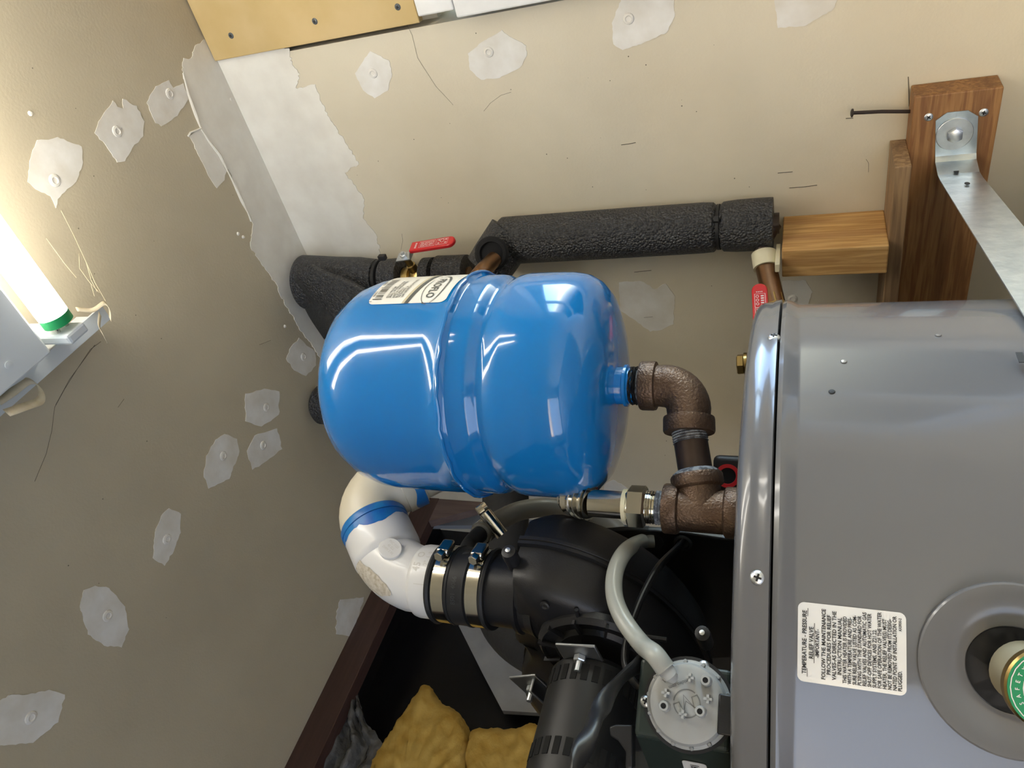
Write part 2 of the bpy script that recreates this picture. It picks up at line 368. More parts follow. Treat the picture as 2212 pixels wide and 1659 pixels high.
for i, p in enumerate(CP):
    q = [oZ(x, y, ZC) for x, y in jag(p, 7, 1.6, i)]
    b = MB().prism(q, (0, 0, -.0006))
    if CS[i]:
        c = oZ(CS[i][0], CS[i][1], ZC); b.lathe([(.0075, 0), (.0065, -.0012), (.004, -.0018), (.003, -.0010), (.0001, -.0009)], c - V((0, 0, .0005)), (0, 0, 1), 14)
    b.build('compound_patch', M_MUD2 if i in (0, 1, 2, 4, 5, 6, 7, 8, 9, 10, 11) else M_MUD, ceil_, smooth=False)
band = z1([(1395, 270), (1330, 310), (1300, 400), (1250, 395), (1240, 480), (1290, 660), (1370, 880), (1500, 1060), (1580, 1200), (1650, 1370), (1720, 1520)]) + \
       [(540, 530), (566, 575), (595, 610), (605, 640), (630, 680), (650, 715), (690, 770), (722, 850), (770, 930), (880, 1090)]
bq = [oZ(x, y, ZC) for x, y in jag(band, 5, 2.2, 91, False)]; bq = [p for p in bq if p.y < YW - .001]
bq += [V((-1.12, YW - .0005, ZC)), V((-.18, YW - .0005, ZC))]
MB().prism(bq, (0, 0, -.0009)).build('corner_compound', M_MUD, ceil_, smooth=False)
ridge = [oZ(x, y, ZC - .001) for x, y in z1([(1250, 500), (1285, 640), (1335, 780), (1372, 880), (1430, 970), (1500, 1060), (1560, 1180), (1600, 1260), (1650, 1370), (1690, 1450), (1715, 1510)])]
rd = MB().tube(ridge, [.0009 + .0008 * ((k * 7) % 3) for k in range(len(ridge))], 6)
rd.tube([oZ(x, y, ZC - .001) for x, y in z1([(1372, 875), (1340, 890), (1300, 905), (1285, 930)])], .0014, 6)
rd.build('compound_ridge', M_MUD, ceil_)
WP = [[(800, 110), (840, 130), (847, 160), (838, 195), (810, 212), (785, 195), (767, 158)],
      [(1085, 65), (1100, 78), (1137, 98), (1138, 120), (1125, 145), (1080, 168), (1040, 172), (1015, 150), (1011, 115), (1040, 92)],
      [(1345, -10), (1455, -10), (1458, 35), (1440, 70), (1385, 95), (1345, 108), (1325, 95), (1322, 50)],
      [(1672, -10), (1812, -10), (1800, 20), (1740, 55), (1680, 60)],
      [(1337, 610), (1385, 607), (1415, 625), (1438, 612), (1458, 640), (1455, 700), (1430, 712), (1405, 716), (1370, 690), (1340, 670)],
      [(1690, 606), (1740, 605), (1755, 630), (1740, 670), (1720, 690), (1690, 680)],
      [(1305, 1045), (1325, 1036), (1362, 1058), (1350, 1078), (1305, 1080)]]
WS = [(806, 158), (1056, 112), (1358, 40), None, None, (1712, 645), None]
for i, p in enumerate(WP):
    q = [oY(x, y, YW) for x, y in jag(p, 6, 1.2, 40 + i)]
    b = MB().prism(q, (0, -.0006, 0))
    if WS[i]:
        c = oY(WS[i][0], WS[i][1], YW); b.lathe([(.007, 0), (.006, .0012), (.004, .0018), (.003, .001), (.0001, .0009)], c - V((0, .0005, 0)), (0, -1, 0), 14)
    b.build('compound_patch', M_MUD2 if i != 5 else M_MUD, wall_back, smooth=False)
wband = [(478, 128), (520, 112), (590, 100), (625, 105), (632, 140), (648, 160), (640, 190), (682, 182), (692, 215), (715, 260), (745, 305), (775, 355), (745, 372), (788, 430), (785, 470), (812, 505), (822, 545), (812, 600), (840, 660), (880, 760), (930, 880), (1000, 1020)]
q = [oY(x, y, YW) for x, y in jag(wband, 5, 2.4, 77, False)]; q = [p for p in q if p.z < ZC - .001 and p.x > XL]
q.append(V((-1.12, YW, ZC - .001))); q.append(V((-.2, YW, ZC - .001)))
MB().prism(q, (0, -.0009, 0)).build('corner_compound', M_MUD, wall_back, smooth=False)
def marks(name, lines, wd, m, wall):
    b = MB()
    for l in lines:
        pts = [(oY(x, y, YW - .0004) if wall else oZ(x, y, ZC - .0004)) for x, y in l]
        b.tube(pts, wd, 4)
    o = b.build(name, m, wall_back if wall else ceil_); o['kind'] = 'stuff'; return o
marks('pencil_mark', [[(1342, 313), (1358, 311), (1373, 308)], [(1680, 374), (1712, 371)], [(1705, 406), (1735, 404), (1765, 400)], [(1370, 588), (1407, 584)], [(1391, 686), (1410, 684)], [(1827, 256), (1843, 255)], [(1962, 166), (1964, 230)]], .0005, M_DIRT, True)
marks('hairline_crack', [[(879, 54), (890, 75), (902, 125), (918, 150), (942, 187), (962, 208), (979, 227)], [(1104, 199), (1082, 206), (1060, 222), (1045, 240)], [(1871, 344), (1876, 352), (1876, 372)], [(868, 505), (870, 520), (866, 540)]], .00018, M_DIRT, True)
marks('dangling_cobweb_trace', [[(218, 738), (195, 755), (165, 800), (140, 840), (118, 880), (112, 930), (100, 980), (75, 1040)], [(205, 745), (150, 820), (120, 875)], [(255, 880), (268, 862)], [(560, 745), (585, 735)]], .0003, M_DIRT, False)
specks = MB()
rr = random.Random(3)
for k in range(30):
    x, y = rr.uniform(760, 1650), rr.uniform(60, 440)
    if k > 23: x, y = rr.uniform(1380, 1560), rr.uniform(600, 1000)
    c = oY(x, y, YW); s_ = rr.uniform(.0003, .0009); specks.lathe([(s_, 0), (.0001, s_ * .6)], c, (0, -1, 0), 6)
so = specks.build('dirt_specks', M_DIRT, wall_back); so['kind'] = 'stuff'
specks = MB()
for k in range(22):
    x, y = rr.uniform(60, 520), rr.uniform(60, 1500); c = oZ(x, y, ZC); s_ = rr.uniform(.0003, .0010); specks.lathe([(s_, 0), (.0001, s_ * .6)], c, (0, 0, -1), 6)
so = specks.build('dirt_specks', M_DIRT, ceil_); so['kind'] = 'stuff'
nl = MB()
for (x, y) in ((498, 215), (514, 505), (525, 512), (615, 705), (65, 245)):
    c = oZ(x, y, ZC); nl.lathe([(.003, 0), (.002, .002), (.0001, .0025)], c, (0, 0, -1), 8)
nl.build('compound_crumbs', M_MUD, ceil_)['kind'] = 'stuff'

# ================================================================== WALL THINGS
# yellow hardboard panel above the window
yp = thing('hardboard_panel', (.2, YW, 1.956), 'yellow hardboard panel screwed to the wall between ceiling and white window frame', 'panel')
MB().box((.3775, YW - .002, 2.130), (1.155, .012, .336)).build('board', M_YEL, yp, smooth=False, bevel=.0012)
for x, y in ((499, 77), (680, 46), (859, 15)): screw(yp, oY(x, y, YW - .008), (0, -1, 0), .0042, M_SLATE, flat=True)

# plank with strap
pk = thing('wooden_plank', (-.7, YW, 1.30), 'brown horizontal wooden plank fixed to the wall behind the strap', 'plank')
MB().box((-.785, .9305, 1.3435), (.85, .037, .085)).build('board', M_WOOD, pk, smooth=False, bevel=.0015)
for x, y, a in ((2006, 253, 10), (2125, 243, 35)): screw(pk, oY(x, y, .912), (0, -1, 0), .0046, M_ZINC, flat=True, rot=a)
bd = thing('plywood_ledge', (-.8, YW, 1.386), 'narrow weathered plywood strip lying on top of the plank', 'board')
MB().box((-.839, .912, 1.3945), (.83, .074, .017)).build('strip', M_WOOD2, bd, smooth=False, bevel=.001)
ct = MB().box((-.5365, .9055, 1.4635), (.039, .089, .121)).build('wooden_cleat', M_WOODZ, smooth=False, bevel=.0015)
tag(ct, 'short orange wooden block standing upright below the foam covered pipe', 'block')
nail = MB()
na = oY(1963, 241, .935); nb = oY(1905, 241, .93); nc = oY(1842, 244, .925)
nail.tube([na - V((0, 0, .004)), na, nb, nc], .0021, 10); nail.lathe([(.0048, 0), (.0048, .0012), (.003, .002)], nc, nc - nb, 16)
tag(nail.build('nail', M_NAIL), 'long dark bent nail sticking out of the plank end', 'nail')

HX = pol(-55.2, .747); HR = .26; HZ = 1.54
# metal strap: on the plank, folded out, round the heater
UPZ = V((0, 0, 1))
st = thing('metal_strap', (-.42, .911, 1.335), 'galvanised perforated metal strap bolted to the plank and wrapped round the heater', 'strap')
zc0 = 1.338
pathc = [V((-.381, .9105, zc0 + .004)), V((-.389, .9105, zc0 + .004)), V((-.432, .9105, zc0)), V((-.437, .905, zc0)), V((-.443, .885, zc0 - .001)), V((-.440, .865, zc0 - .001))]
for k in range(28):
    a = rad(12 - k * 8); pathc.append(V((HX.x + math.cos(a) * (HR + .004), HX.y + math.sin(a) * (HR + .004), zc0 - .002)))
hs = .0205
hw = [.010] + [hs] * (len(pathc) - 1)
b = MB(); b.grid([[p + V((0, 0, -q)) for p, q in zip(pathc, hw)], [p + V((0, 0, q)) for p, q in zip(pathc, hw)]])
b.build('band', M_GALV, st, smooth=False, thick=.0012)
tipc = oY(2062, 290, .9085)
bo = MB().lathe([(.0185, 0), (.0185, .0012), (.0180, .0016), (.0001, .0016)], tipc + V((0, .001, 0)), (0, -1, 0), 32).build('washer', M_ZINC, st)
h = MB(); hexa(h, tipc + V((0, -.001, 0)), tipc + V((0, -.0068, 0)), .0082); h.build('bolt_head', M_ZINC, st)
for hp_, hn_ in ((V((-.4418, .8875, zc0 + .001)), V((.957, .29, 0))), (V((-.4325, .838, zc0 - .002)), V((.978, .208, 0)))):
    tn_ = V((hn_.y, -hn_.x, 0)).normalized(); MB().prism([hp_ + tn_ * (.0052 * math.cos(k * math.pi / 8)) + UPZ * (.0026 * math.sin(k * math.pi / 8)) + hn_ * .0008 for k in range(16)], hn_ * .0003).build('strap_hole', M_INK, st)
c = oC(2205, 772, HX, HR + .0055); n = V((c.x - HX.x, c.y - HX.y, 0)).normalized(); MB().box(c, (.011, .004, .0005), (V((n.y, -n.x, 0)), V((0, 0, 1)), n)).build('strap_slot', M_INK, st, bevel=.0015)

# ================================================================== FOAM PIPES
R1 = .0335
p1 = thing('pipe_insulation', (-.503, .905, 1.535), 'long black foam pipe sleeve running straight down the wall to the wooden block', 'pipe insulation')
AX1 = V((-.503, .907, 0))
prof = [(R1 - .012, 0), (R1, .0005), (R1 + .0005, .02), (R1 + .0003, .045), (R1 - .001, .062), (R1 - .0055, .0665), (R1 - .0055, .0705), (R1 - .001, .075), (R1, .09), (R1 + .0008, .2), (R1 + .001, .375), (R1 - .001, .378), (R1 - .012, .379)]
MB().lathe(prof, AX1 + V((0, 0, 1.535)), (0, 0, 1), 40).build('foam_sleeve', M_FOAM, p1)
t = MB(); t.lathe([(R1 - .005, 0), (R1 - .0035, .0003), (R1 - .0035, .0042), (R1 - .005, .0045)], AX1 + V((0, 0, 1.535 + .0663)), (0, 0, 1), 40)
t.box(AX1 + V((.024, -.023, 1.6035)), (.007, .007, .006), (V((.7, .7, 0)), V((-.7, .7, 0)), V((0, 0, 1)))); t.build('cable_tie', M_RUBBER, p1)
MB().cyl(AX1 + V((0, 0, 1.528)), AX1 + V((0, 0, 1.54)), .0135).build('pipe_end', M_PIPE, p1)
MB().cyl(AX1 + V((0, 0, 1.905)), AX1 + V((0, 0, 1.93)), .0145).build('pipe_top', M_COPPER, p1)

# offset elbow of foam between the two vertical sleeves
e2 = thing('foam_elbow', (-.52, .89, 1.90), 'black foam elbow piece with a dark open cut joining both sleeves', 'pipe insulation')
A = V((-.503, .907, 1.918)); B_ = V((-.548, .870, 1.962))
dirn = (B_ - A).normalized()
MB().lathe([(.014, -.022), (R1 + .002, -.020), (R1 + .002, .022), (R1 + .001, .046), (R1 - .012, .050), (.014, .050)], A + V((-.004, -.004, -.008)), dirn, 36).build('foam_sleeve', M_FOAM, e2)
c3 = oD(1062, 548, .985); n3 = (CAM - c3); n3.z *= .6; n3.normalize()
MB().lathe([(.0245, 0), (.021, .0035), (.017, .004), (.0155, -.002), (.0001, -.003)], c3, n3, 28).build('foam_opening', M_FOAMIN, e2)
MB().tube(smoothpath([oD(1068, 560, .985), oD(1056, 572, .97), oD(1040, 588, .95), oD(1020, 612, .95)], 5), .0115, 20).build('copper_stub', M_COPPER, e2)

# upper sleeve with valve
p2 = thing('pipe_insulation', (-.56, .87, 2.0), 'shorter black foam pipe sleeve under the ceiling corner with a torn flared top', 'pipe insulation')
def ax2(x): return oD(x, 600 + (900 - x) * .005, 1.035)
def z2(x): return ax2(x).z
AXC = oD(850, 601, 1.06)
R2 = .034
def seg(z0, z1, rr0, rr1, name='foam_sleeve', m=M_FOAM, extra=None):
    pr = [(rr0 - .014, z0), (rr0, z0 + .001)] + (extra or []) + [(rr1, z1 - .001), (rr1 - .014, z1)]
    return MB().lathe(pr, V((AXC.x, AXC.y, 0)), (0, 0, 1), 40).build(name, m, p2)
def zpx(x): return oP(x, 590, (AXC.x, AXC.y, 0), V((AXC.x, AXC.y, 0)).normalized()).z
za, zb, zc_, zd, ze = zpx(660), zpx(822), zpx(872), zpx(940), zpx(1010)
seg(zpx(823) + .004, min(za, ZC - .004), R2 - .002, R2 + .012, extra=[(R2 + .003, zpx(780)), (R2 + .006, zpx(730))])
MB().lathe([(R2 - .004, 0), (R2 - .002, .001), (R2 - .002, .006), (R2 - .004, .007)], V((AXC.x, AXC.y, zpx(828))), (0, 0, 1), 40).build('cable_tie', M_RUBBER, p2)
tie = oD(826, 556, .99); MB().box(tie, (.008, .008, .012)).build('tie_head', M_RUBBER, p2, bevel=.001)
seg(zpx(872), zpx(831), R2 - .002, R2 - .003)
seg(zpx(1012), zpx(948), R2 - .003, R2 - .002)
seg(zpx(940), zpx(918), R2 - .004, R2 - .004)
MB().cyl(V((AXC.x, AXC.y, zpx(1015))), V((AXC.x, AXC.y, min(za, ZC) - .03)), .0125).build('copper_pipe', M_COPPER, p2)
# torn flap hanging open at the ceiling end
f0 = [oD(640, 600, 1.02), oD(648, 628, 1.04), oD(672, 680, 1.07), oD(705, 730, 1.09)]
f1 = [oD(672, 572, .995), oD(705, 590, .99), oD(745, 605, .99), oD(795, 630, .99)]
MB().grid([smoothpath(f0, 4), smoothpath([(a * .55 + b * .45) + V((.004, -.012, 0)) for a, b in zip(f0, f1)], 4), smoothpath(f1, 4)]).build('torn_flap', M_FOAM, p2, thick=.010)

def lever_valve(nm, body_c, pipe_dir, stem_dir, lever_dir, label, stem_len, L0, L1, rise, parent_group=None, printdir=1):
    body_c = V(body_c); pd = V(pipe_dir).normalized(); sd = V(stem_dir).normalized(); ld = V(lever_dir).normalized(); sd = (sd - ld * sd.dot(ld)).normalized(); wd = ld.cross(sd)
    o = thing(nm, body_c, label, 'valve')
    b = MB().lathe([(.013, -.026), (.0165, -.025), (.0165, -.014), (.014, -.013), (.0175, -.006), (.0175, .006), (.014, .013), (.0165, .014), (.0165, .025), (.013, .026)], body_c, pd, 24)
    b.build('body', M_BRASS, o)
    MB().lathe([(.0075, .008), (.0075, stem_len * .6), (.0055, stem_len * .62), (.0055, stem_len)], body_c, sd, 18).build('stem', M_BRASS, o)
    tp_ = body_c + sd * stem_len
    pth = [tp_ - ld * .013, tp_ + ld * .013, tp_ + ld * (L0 * .8) + sd * rise, tp_ + ld * (L0 + .004) + sd * rise]
    b = MB()
    for off in (0,):
        b.grid([[p - wd * .0085 for p in pth], [p + wd * .0085 for p in pth]])
    b.build('lever_arm', M_ZINC, o, smooth=False, thick=.0022)
    h = MB(); hexa(h, tp_, tp_ + sd * .006, .0062); h.lathe([(.003, .006), (.003, .009)], tp_, sd, 12); h.build('nut', M_ZINC, o)
    a = tp_ + ld * (L0 * .78) + sd * rise; c = tp_ + ld * L1 + sd * rise; W = .0098; n = 12; rows = []
    out = [(0, -W), (L1 - L0 * .78 - W, -W)] + [(L1 - L0 * .78 - W + W * math.sin(rad(k * 15)), -W * math.cos(rad(k * 15))) for k in range(1, 12)] + [(L1 - L0 * .78 - W, W), (0, W)]
    g = MB().prism([a + ld * u + wd * v - sd * .0035 for u, v in out], sd * .007).build('red_grip', M_RED, o, bevel=.0022, bseg=3)
    mp = lambda u, v: a + ld * u + wd * v * printdir + sd * .0037
    GL = L1 - L0 * .78
    parts = [stroke2d([(GL * .22, -.0058), (GL * .58, -.0058), (GL * .58, .0058), (GL * .22, .0058)], .0006, True), stroke2d([(GL * .61, -.0058), (GL * .86, -.0058), (GL * .86, .0058), (GL * .61, .0058)], .0006, True)]
    parts.append(stroke2d([(GL * .73 + .0032 * math.cos(k * .5236), -.002 + .0032 * math.sin(k * .5236)) for k in range(12)], .0006, True))
    rr_ = random.Random(5)
    rs = []
    for k in range(9):
        u = GL * .25 + k * GL * .035
        for v in (-.004, -.001, .002): rs.append((u, v, u + GL * .02, v + rr_.uniform(.001, .0022)))
    for v in (-.0045, -.003, .0015, .003): rs.append((GL * .64, v, GL * .68, v + .0008)); rs.append((GL * .79, v, GL * .84, v + .0008))
    for v in (-.005, -.002, .001, .004): rs.append((GL * .12, v, GL * .16, v + .0018))
    parts.append(rects2d(rs))
    print_on('grip_print', join2d(*parts), mp, M_PRINT, g)
    return o
vb = V((AXC.x, AXC.y, zpx(905)))
lever_valve('ball_valve', vb, (0, 0, 1), (.95, -.25, 0), (.10, -.02, -1), 'brass ball valve with red lever hanging down on the shorter sleeve', .047, .026, .098, .015)

# vertical foam tube behind the tank
p3 = thing('pipe_insulation', (-.76, .80, 1.95), 'black foam tube mostly hidden behind the blue tank under the ceiling', 'pipe insulation')
MB().lathe([(.020, 0), (.035, .002), (.036, .2), (.035, .318), (.030, .324), (.014, .325)], (-.742, .80, 1.965), (0, 0, 1), 36).build('foam_sleeve', M_FOAM, p3)
MB().cyl((-.742, .80, 1.90), (-.742, .80, 1.97), .011).build('copper_pipe', M_COPPER, p3)

# copper branch low on the wall with red levered valve
cp = thing('copper_branch', (-.55, .88, 1.52), 'copper pipe with ivory coupling running from the long sleeve down behind the heater', 'pipe')
q0, q1, q2, q3 = oD(1650, 520, 1.03), oD(1650, 548, 1.03), oD(1655, 579, 1.02), oD(1676, 668, .99)
MB().tube(smoothpath([AX1 + V((0, 0, 1.535)), q0, q1], 5), .011, 20).build('elbow', M_PIPE, cp)
MB().cyl(q1, q2, .0158, 28).build('coupling', M_IVORY, cp)
MB().cyl(q2, q3, .0132, 24).build('tube', M_COPPER, cp)
cj = oP(1680, 560, (-.53, .86, 1.5), V((0, 1, 0)))
MB().box(cj + V((-.004, .01, 0)), (.012, .05, .006)).build('pipe_clip', M_IVORY, cp, bevel=.001)
q4 = q3 + (q3 - q2).normalized() * .05
vl = thing('ball_valve', q3, 'brass ball valve with upright red lever peeking over the heater rim', 'valve')
b = MB(); dv = (q4 - q3).normalized(); b.lathe([(.0135, -.018), (.0135, -.006), (.015, -.005), (.015, .004), (.018, .006), (.018, .03), (.0135, .032), (.0135, .05)], q3, dv, 8); b.build('body', M_BRASS, vl)
g0, g1 = oD(1640, 614, .955), oD(1645, 704, .93)
ld = (g1 - g0).normalized(); nn = (CAM - g0); nn = (nn - ld * nn.dot(ld)).normalized(); wd = ld.cross(nn); L = (g1 - g0).length; W = .0092
out = [(L, -W), (L, W)] + [(W - W * math.sin(rad(k * 15)), W * math.cos(rad(k * 15))) for k in range(0, 13)]
gp = MB().prism([g0 + ld * u + wd * v - nn * .003 for u, v in out], nn * .006).build('red_grip', M_RED, vl, bevel=.002, bseg=3)
parts = [stroke2d([(L * .26, -.006), (L * .58, -.006), (L * .58, .006), (L * .26, .006)], .0006, True), stroke2d([(L * .60, -.006), (L * .88, -.006), (L * .88, .006), (L * .60, .006)], .0006, True)]
rs = []
for k in range(5): rs.append((L * (.62 + .05 * k), -.0045, L * (.65 + .05 * k), -.0025)); rs.append((L * (.62 + .05 * k), .0005, L * (.64 + .05 * k), .0012)); rs.append((L * (.30 + .055 * k), .001, L * (.33 + .055 * k), .0045))
for k in range(4): rs.append((L * .20, -.004 + .002 * k, L * .225, -.003 + .002 * k)); rs.append((L * .905, -.004 + .002 * k, L * .93, -.0028 + .002 * k))
for k in range(3): parts.append(stroke2d([(L * (.32 + .09 * k) + .0016 * math.cos(j * .785), -.003 + .0016 * math.sin(j * .785)) for j in range(8)], .0006, True))
parts.append(rects2d(rs))
print_on('grip_print', join2d(*parts), lambda u, v: g0 + ld * u - wd * v + nn * .0032, M_PRINT, gp)
MB().tube([g1, g1 + ld * .012, q3 + (g1 - q3) * .3 + ld * .02], .004, 8, flat=.4).build('lever_arm', M_ZINC, vl)
n1 = oD(1592, 787, .93); n2 = oD(1640, 784, .93)
bp = thing('brass_plug', n2, 'hexagonal brass plug on a stub just behind the heater rim', 'fitting')
h = MB(); hexa(h, n1, n1 + (n2 - n1).normalized() * .0085, .0125); h.build('hex_head', M_BRASS, bp)
MB().lathe([(.0135, .0085), (.0135, .012), (.010, .0125), (.010, .05)], n1, n2 - n1, 24).build('stub', M_BRASS, bp)
MB().tube([oD(1632, 716, .95), oD(1634, 735, .945), oD(1650, 740, .95)], .006, 10).build('side_port', M_BRASS, bp)

# ================================================================== WATER HEATER
wh = thing('water_heater', (HX.x, HX.y, 0), 'tall grey enamelled cylindrical water heater filling the lower right', 'water heater')
H3 = V((HX.x, HX.y, 0))
MB().lathe([(HR - .03, .0), (HR, .02), (HR, 1.5000), (HR + .0006, 1.5025), (HR + .0034, 1.5075), (HR + .0044, 1.5115), (HR + .0030, 1.5145)], H3, (0, 0, 1), 128).build('jacket', M_GREY, wh)
zs = 1.5157
MB().lathe([(HR + .0015, zs), (HR + .0047, zs + .0008), (HR + .0042, zs + .005), (HR + .0026, zs + .0075), (HR + .0026, zs + .0115), (HR + .0022, zs + .0145), (HR + .0005, zs + .0178), (HR - .003, zs + .0205), (HR - .008, zs + .0222), (HR - .014, zs + .023), (.0001, zs + .023)], H3, (0, 0, 1), 128).build('top_cap', M_GREY, wh)
for x, y in ((1672, 731), (1637, 1248)):
    c = oC(x, y, HX, HR + .0025); screw(wh, c, (c.x - HX.x, c.y - HX.y, 0), .0046, M_ZINC, rot=35)
for x, y in ((1823, 781), (2027, 724), (1797, 846)):
    c = oC(x, y, HX, HR + .0002); n = V((c.x - HX.x, c.y - HX.y, 0)).normalized()
    MB().lathe([(.0022, 0), (.0018, .0005), (.0001, .0007)], c, n, 10).build('dent', M_GREY if x > 1800 else M_INK, wh)
# warning label
c = oC(1838, 1399, HX, HR); ph = math.atan2(c.y - HX.y, c.x - HX.x)
ca = oC(1723, 1380, HX, HR); cb = oC(1958, 1410, HX, HR); zt, zbm = ca.z, cb.z; LH = zt - zbm
pa = oC(1840, 1312, HX, HR); pb = oC(1840, 1487, HX, HR)
LW = HR * abs(math.atan2(pa.y - HX.y, pa.x - HX.x) - math.atan2(pb.y - HX.y, pb.x - HX.x))
mpH = cyl_map(HX, HR, ph, (zt + zbm) / 2)
lb = label_sheet('warning_label', LW, LH, .0035, mpH, M_LABEL, wh)
T1 = LH / 2; sz = LH * .053
rows_ = [('TEMPERATURE - PRESSURE', 0, T1 - LH * .085, sz * 1.12, .90, 'CENTER'), ('RELIEF VALVE', 0, T1 - LH * .15, sz * 1.12, .90, 'CENTER'), ('-IMPORTANT-', 0, T1 - LH * .205, sz, .85, 'CENTER'),
         ('FOLLOW THE MAINTENANCE', 0, T1 - LH * .265, sz, .97, 'CENTER'), ('PROCEDURES FOR RELIEF', 0, T1 - LH * .315, sz, .97, 'CENTER'), ('VALVES-AS DIRECTED IN THE', 0, T1 - LH * .365, sz, .97, 'CENTER'), ('INSTRUCTION MANUAL', 0, T1 - LH * .415, sz, .97, 'CENTER')]
for k, s_ in enumerate(['THIS WATER HEATER IS PROVIDED', 'WITH A TEMPERATURE AND PRES-', 'SURE RELIEF VALVE LISTED AS COM-', 'PLYING WITH THE STANDARD FOR', 'RELIEF VALVES AND AUTOMATIC GAS', 'SHUT-OFF DEVICES FOR HOT WATER', 'SUPPLY SYSTEMS, ANSI Z21.22.', 'FOR SAFE OPERATION OF THE WATER', 'HEATER, THE RELIEF VALVE(S) MUST', 'NOT BE REMOVED FROM ITS DESIG-', 'NATED POINT OF INSTALLATION OR', 'PLUGGED.']):
    rows_.append((s_, -LW * .45, T1 - LH * (.462 + .0452 * k), sz * .95, .83, 'LEFT'))
rows_.append(('AX3930-2', LW * .43, T1 - LH * .958, sz * .66, .85, 'RIGHT'))
und = rects2d([(-LW * .43, T1 - LH * .098, LW * .43, T1 - LH * .093), (-LW * .25, T1 - LH * .162, LW * .25, T1 - LH * .157)])
print_on('label_text', join2d(text2d(rows_), und), lambda u, v: mpH(u, v, .0007), M_INK, lb)
# relief valve opening: dished ring, dark hole
c = oC(2190, 1447, HX, HR); n = V((c.x - HX.x, c.y - HX.y, 0)).normalized(); Rr = .0455
MB().lathe([(Rr, -.010), (Rr, .0015), (Rr - .001, .0022), (Rr - .003, .0022), (.0250, .0012), (.0228, .0004), (.0215, -.010)], c, n, 64).build('valve_escutcheon', M_GREY, wh)
MB().lathe([(.0224, 0), (.0001, 0)], c + n * .0009, n, 40).build('dark_opening', M_INK, wh)
rv = thing('relief_valve', c, 'brass relief valve with round green tag in the heater side opening', 'valve')
sd = V((n.y, -n.x, 0))
vd = (n * .8 + V((0, 0, -.25)) + V((.25, -.5, 0)) * .55).normalized()
MB().lathe([(.013, -.002), (.0165, .002), (.0165, .022), (.018, .024)], c + V((0, 0, -.003)), vd, 32).build('body', M_BRASS if False else mat('dull_brass', (.42, .37, .25), .45, metal=.6), rv)
dc = c + V((0, 0, -.003)) + vd * .026
gd = (vd + n * .6).normalized()
MB().lathe([(.0205, -.002), (.0205, .002), (.0195, .003), (.0001, .003)], dc, gd, 40).build('brass_rim', M_BRASS, rv)
tg = MB().lathe([(.0195, .0028), (.0195, .0036), (.0001, .0036)], dc, gd, 40).build('green_tag', M_GREENTAG, rv)
MB().lathe([(.005, .0036), (.005, .008), (.003, .009), (.0001, .009)], dc, gd, 16).build('tag_pin', M_ZINC, rv)
ux = gd.cross(V((0, 0, 1))).normalized() * -1; uy = gd.cross(ux)
parts = [stroke2d([(rr_ * math.cos(k * .2618), rr_ * math.sin(k * .2618)) for k in range(24)], .0005, True) for rr_ in (.0082, .0125, .0182)]
rs_v, rs_f = [], []
for rr_, stx in ((.0150, 'STEAM SAFETY VALVE RELIEF'), (.0100, 'PRESS TEMP RATED')):
    for k, ch in enumerate(stx):
        if ch == ' ': continue
        v_, f_ = text2d([(ch, 0, -.0008, .0028 if rr_ > .012 else .0022, .9, 'CENTER')]); a = rad(200 - k * 13.5 * (.015 / rr_) ** .6)
        i = len(rs_v); rs_v += [((rr_ + y) * math.cos(a) + x * math.sin(a), (rr_ + y) * math.sin(a) - x * math.cos(a)) for x, y in v_]; rs_f += [tuple(i + j for j in q) for q in f_]
parts.append((rs_v, rs_f))
print_on('tag_text', join2d(*parts), plane_map(dc, ux, uy, gd, .0038), M_PRINT, tg)

# ================================================================== EXPANSION TANK
TX = pol(-40.8, .634); TR = .1012; T3 = V((TX.x, TX.y, 0))
et = thing('expansion_tank', (TX.x, TX.y, 1.63), 'glossy blue steel expansion tank with white sticker standing above bronze elbow', 'tank')
prof = [(.0001, 1.648), (.050, 1.6492), (.070, 1.6525), (.083, 1.6570), (.0915, 1.6635), (.0968, 1.6720), (.0992, 1.683), (.1000, 1.700), (.1003, 1.722), (.0992, 1.729), (.0960, 1.735), (.0948, 1.739), (.0960, 1.743), (.0992, 1.747), (.1002, 1.752), (.1002, 1.766), (.1004, 1.7685), (.1030, 1.7705), (.1036, 1.773), (.1030, 1.7755), (.1014, 1.7768), (.1012, 1.790), (.1012, 1.850), (.0997, 1.866), (.0950, 1.882), (.085, 1.898), (.067, 1.912), (.042, 1.921), (.018, 1.9235), (.0001, 1.924)]
MB().lathe(prof, T3, (0, 0, 1), 96).build('shell', M_BLUE, et, ang=60)
bv = MB()
for k in range(72):
    a = 2 * math.pi * k / 72; bv.v.append(V((TX.x + math.cos(a) * .1037, TX.y + math.sin(a) * .1037, 1.7715 + .0007 * math.sin(k * 2.3) + .0004 * math.sin(k * 5.1))))
pp = bv.v; bv.v = []; bv.tube(pp + [pp[0]], .0016, 8); bv.build('weld_bead', M_BLUE, et)
MB().lathe([(.022, 1.6565), (.0165, 1.651), (.0165, 1.6425), (.0185, 1.6415), (.0185, 1.639), (.0155, 1.638), (.0155, 1.6335)], T3, (0, 0, 1), 32).build('neck', M_BLUE, et)
b = MB(); threads(b, T3 + V((0, 0, 1.626)), T3 + V((0, 0, 1.6345)), .0145, .0019, .001); b.build('threads', M_DOPE, et)
ds = MB(); rr = random.Random(9); pr = []
for k in range(28): pr.append((.0148 + rr.uniform(0, .0022), 1.6305 + k * .00022))
ds.lathe(pr, T3, (0, 0, 1), 30)
for v in ds.v: v += V((rr.uniform(-.0005, .0005), rr.uniform(-.0005, .0005), rr.uniform(-.0008, .0008)))
ds.build('sealant_smear', M_INK, et)
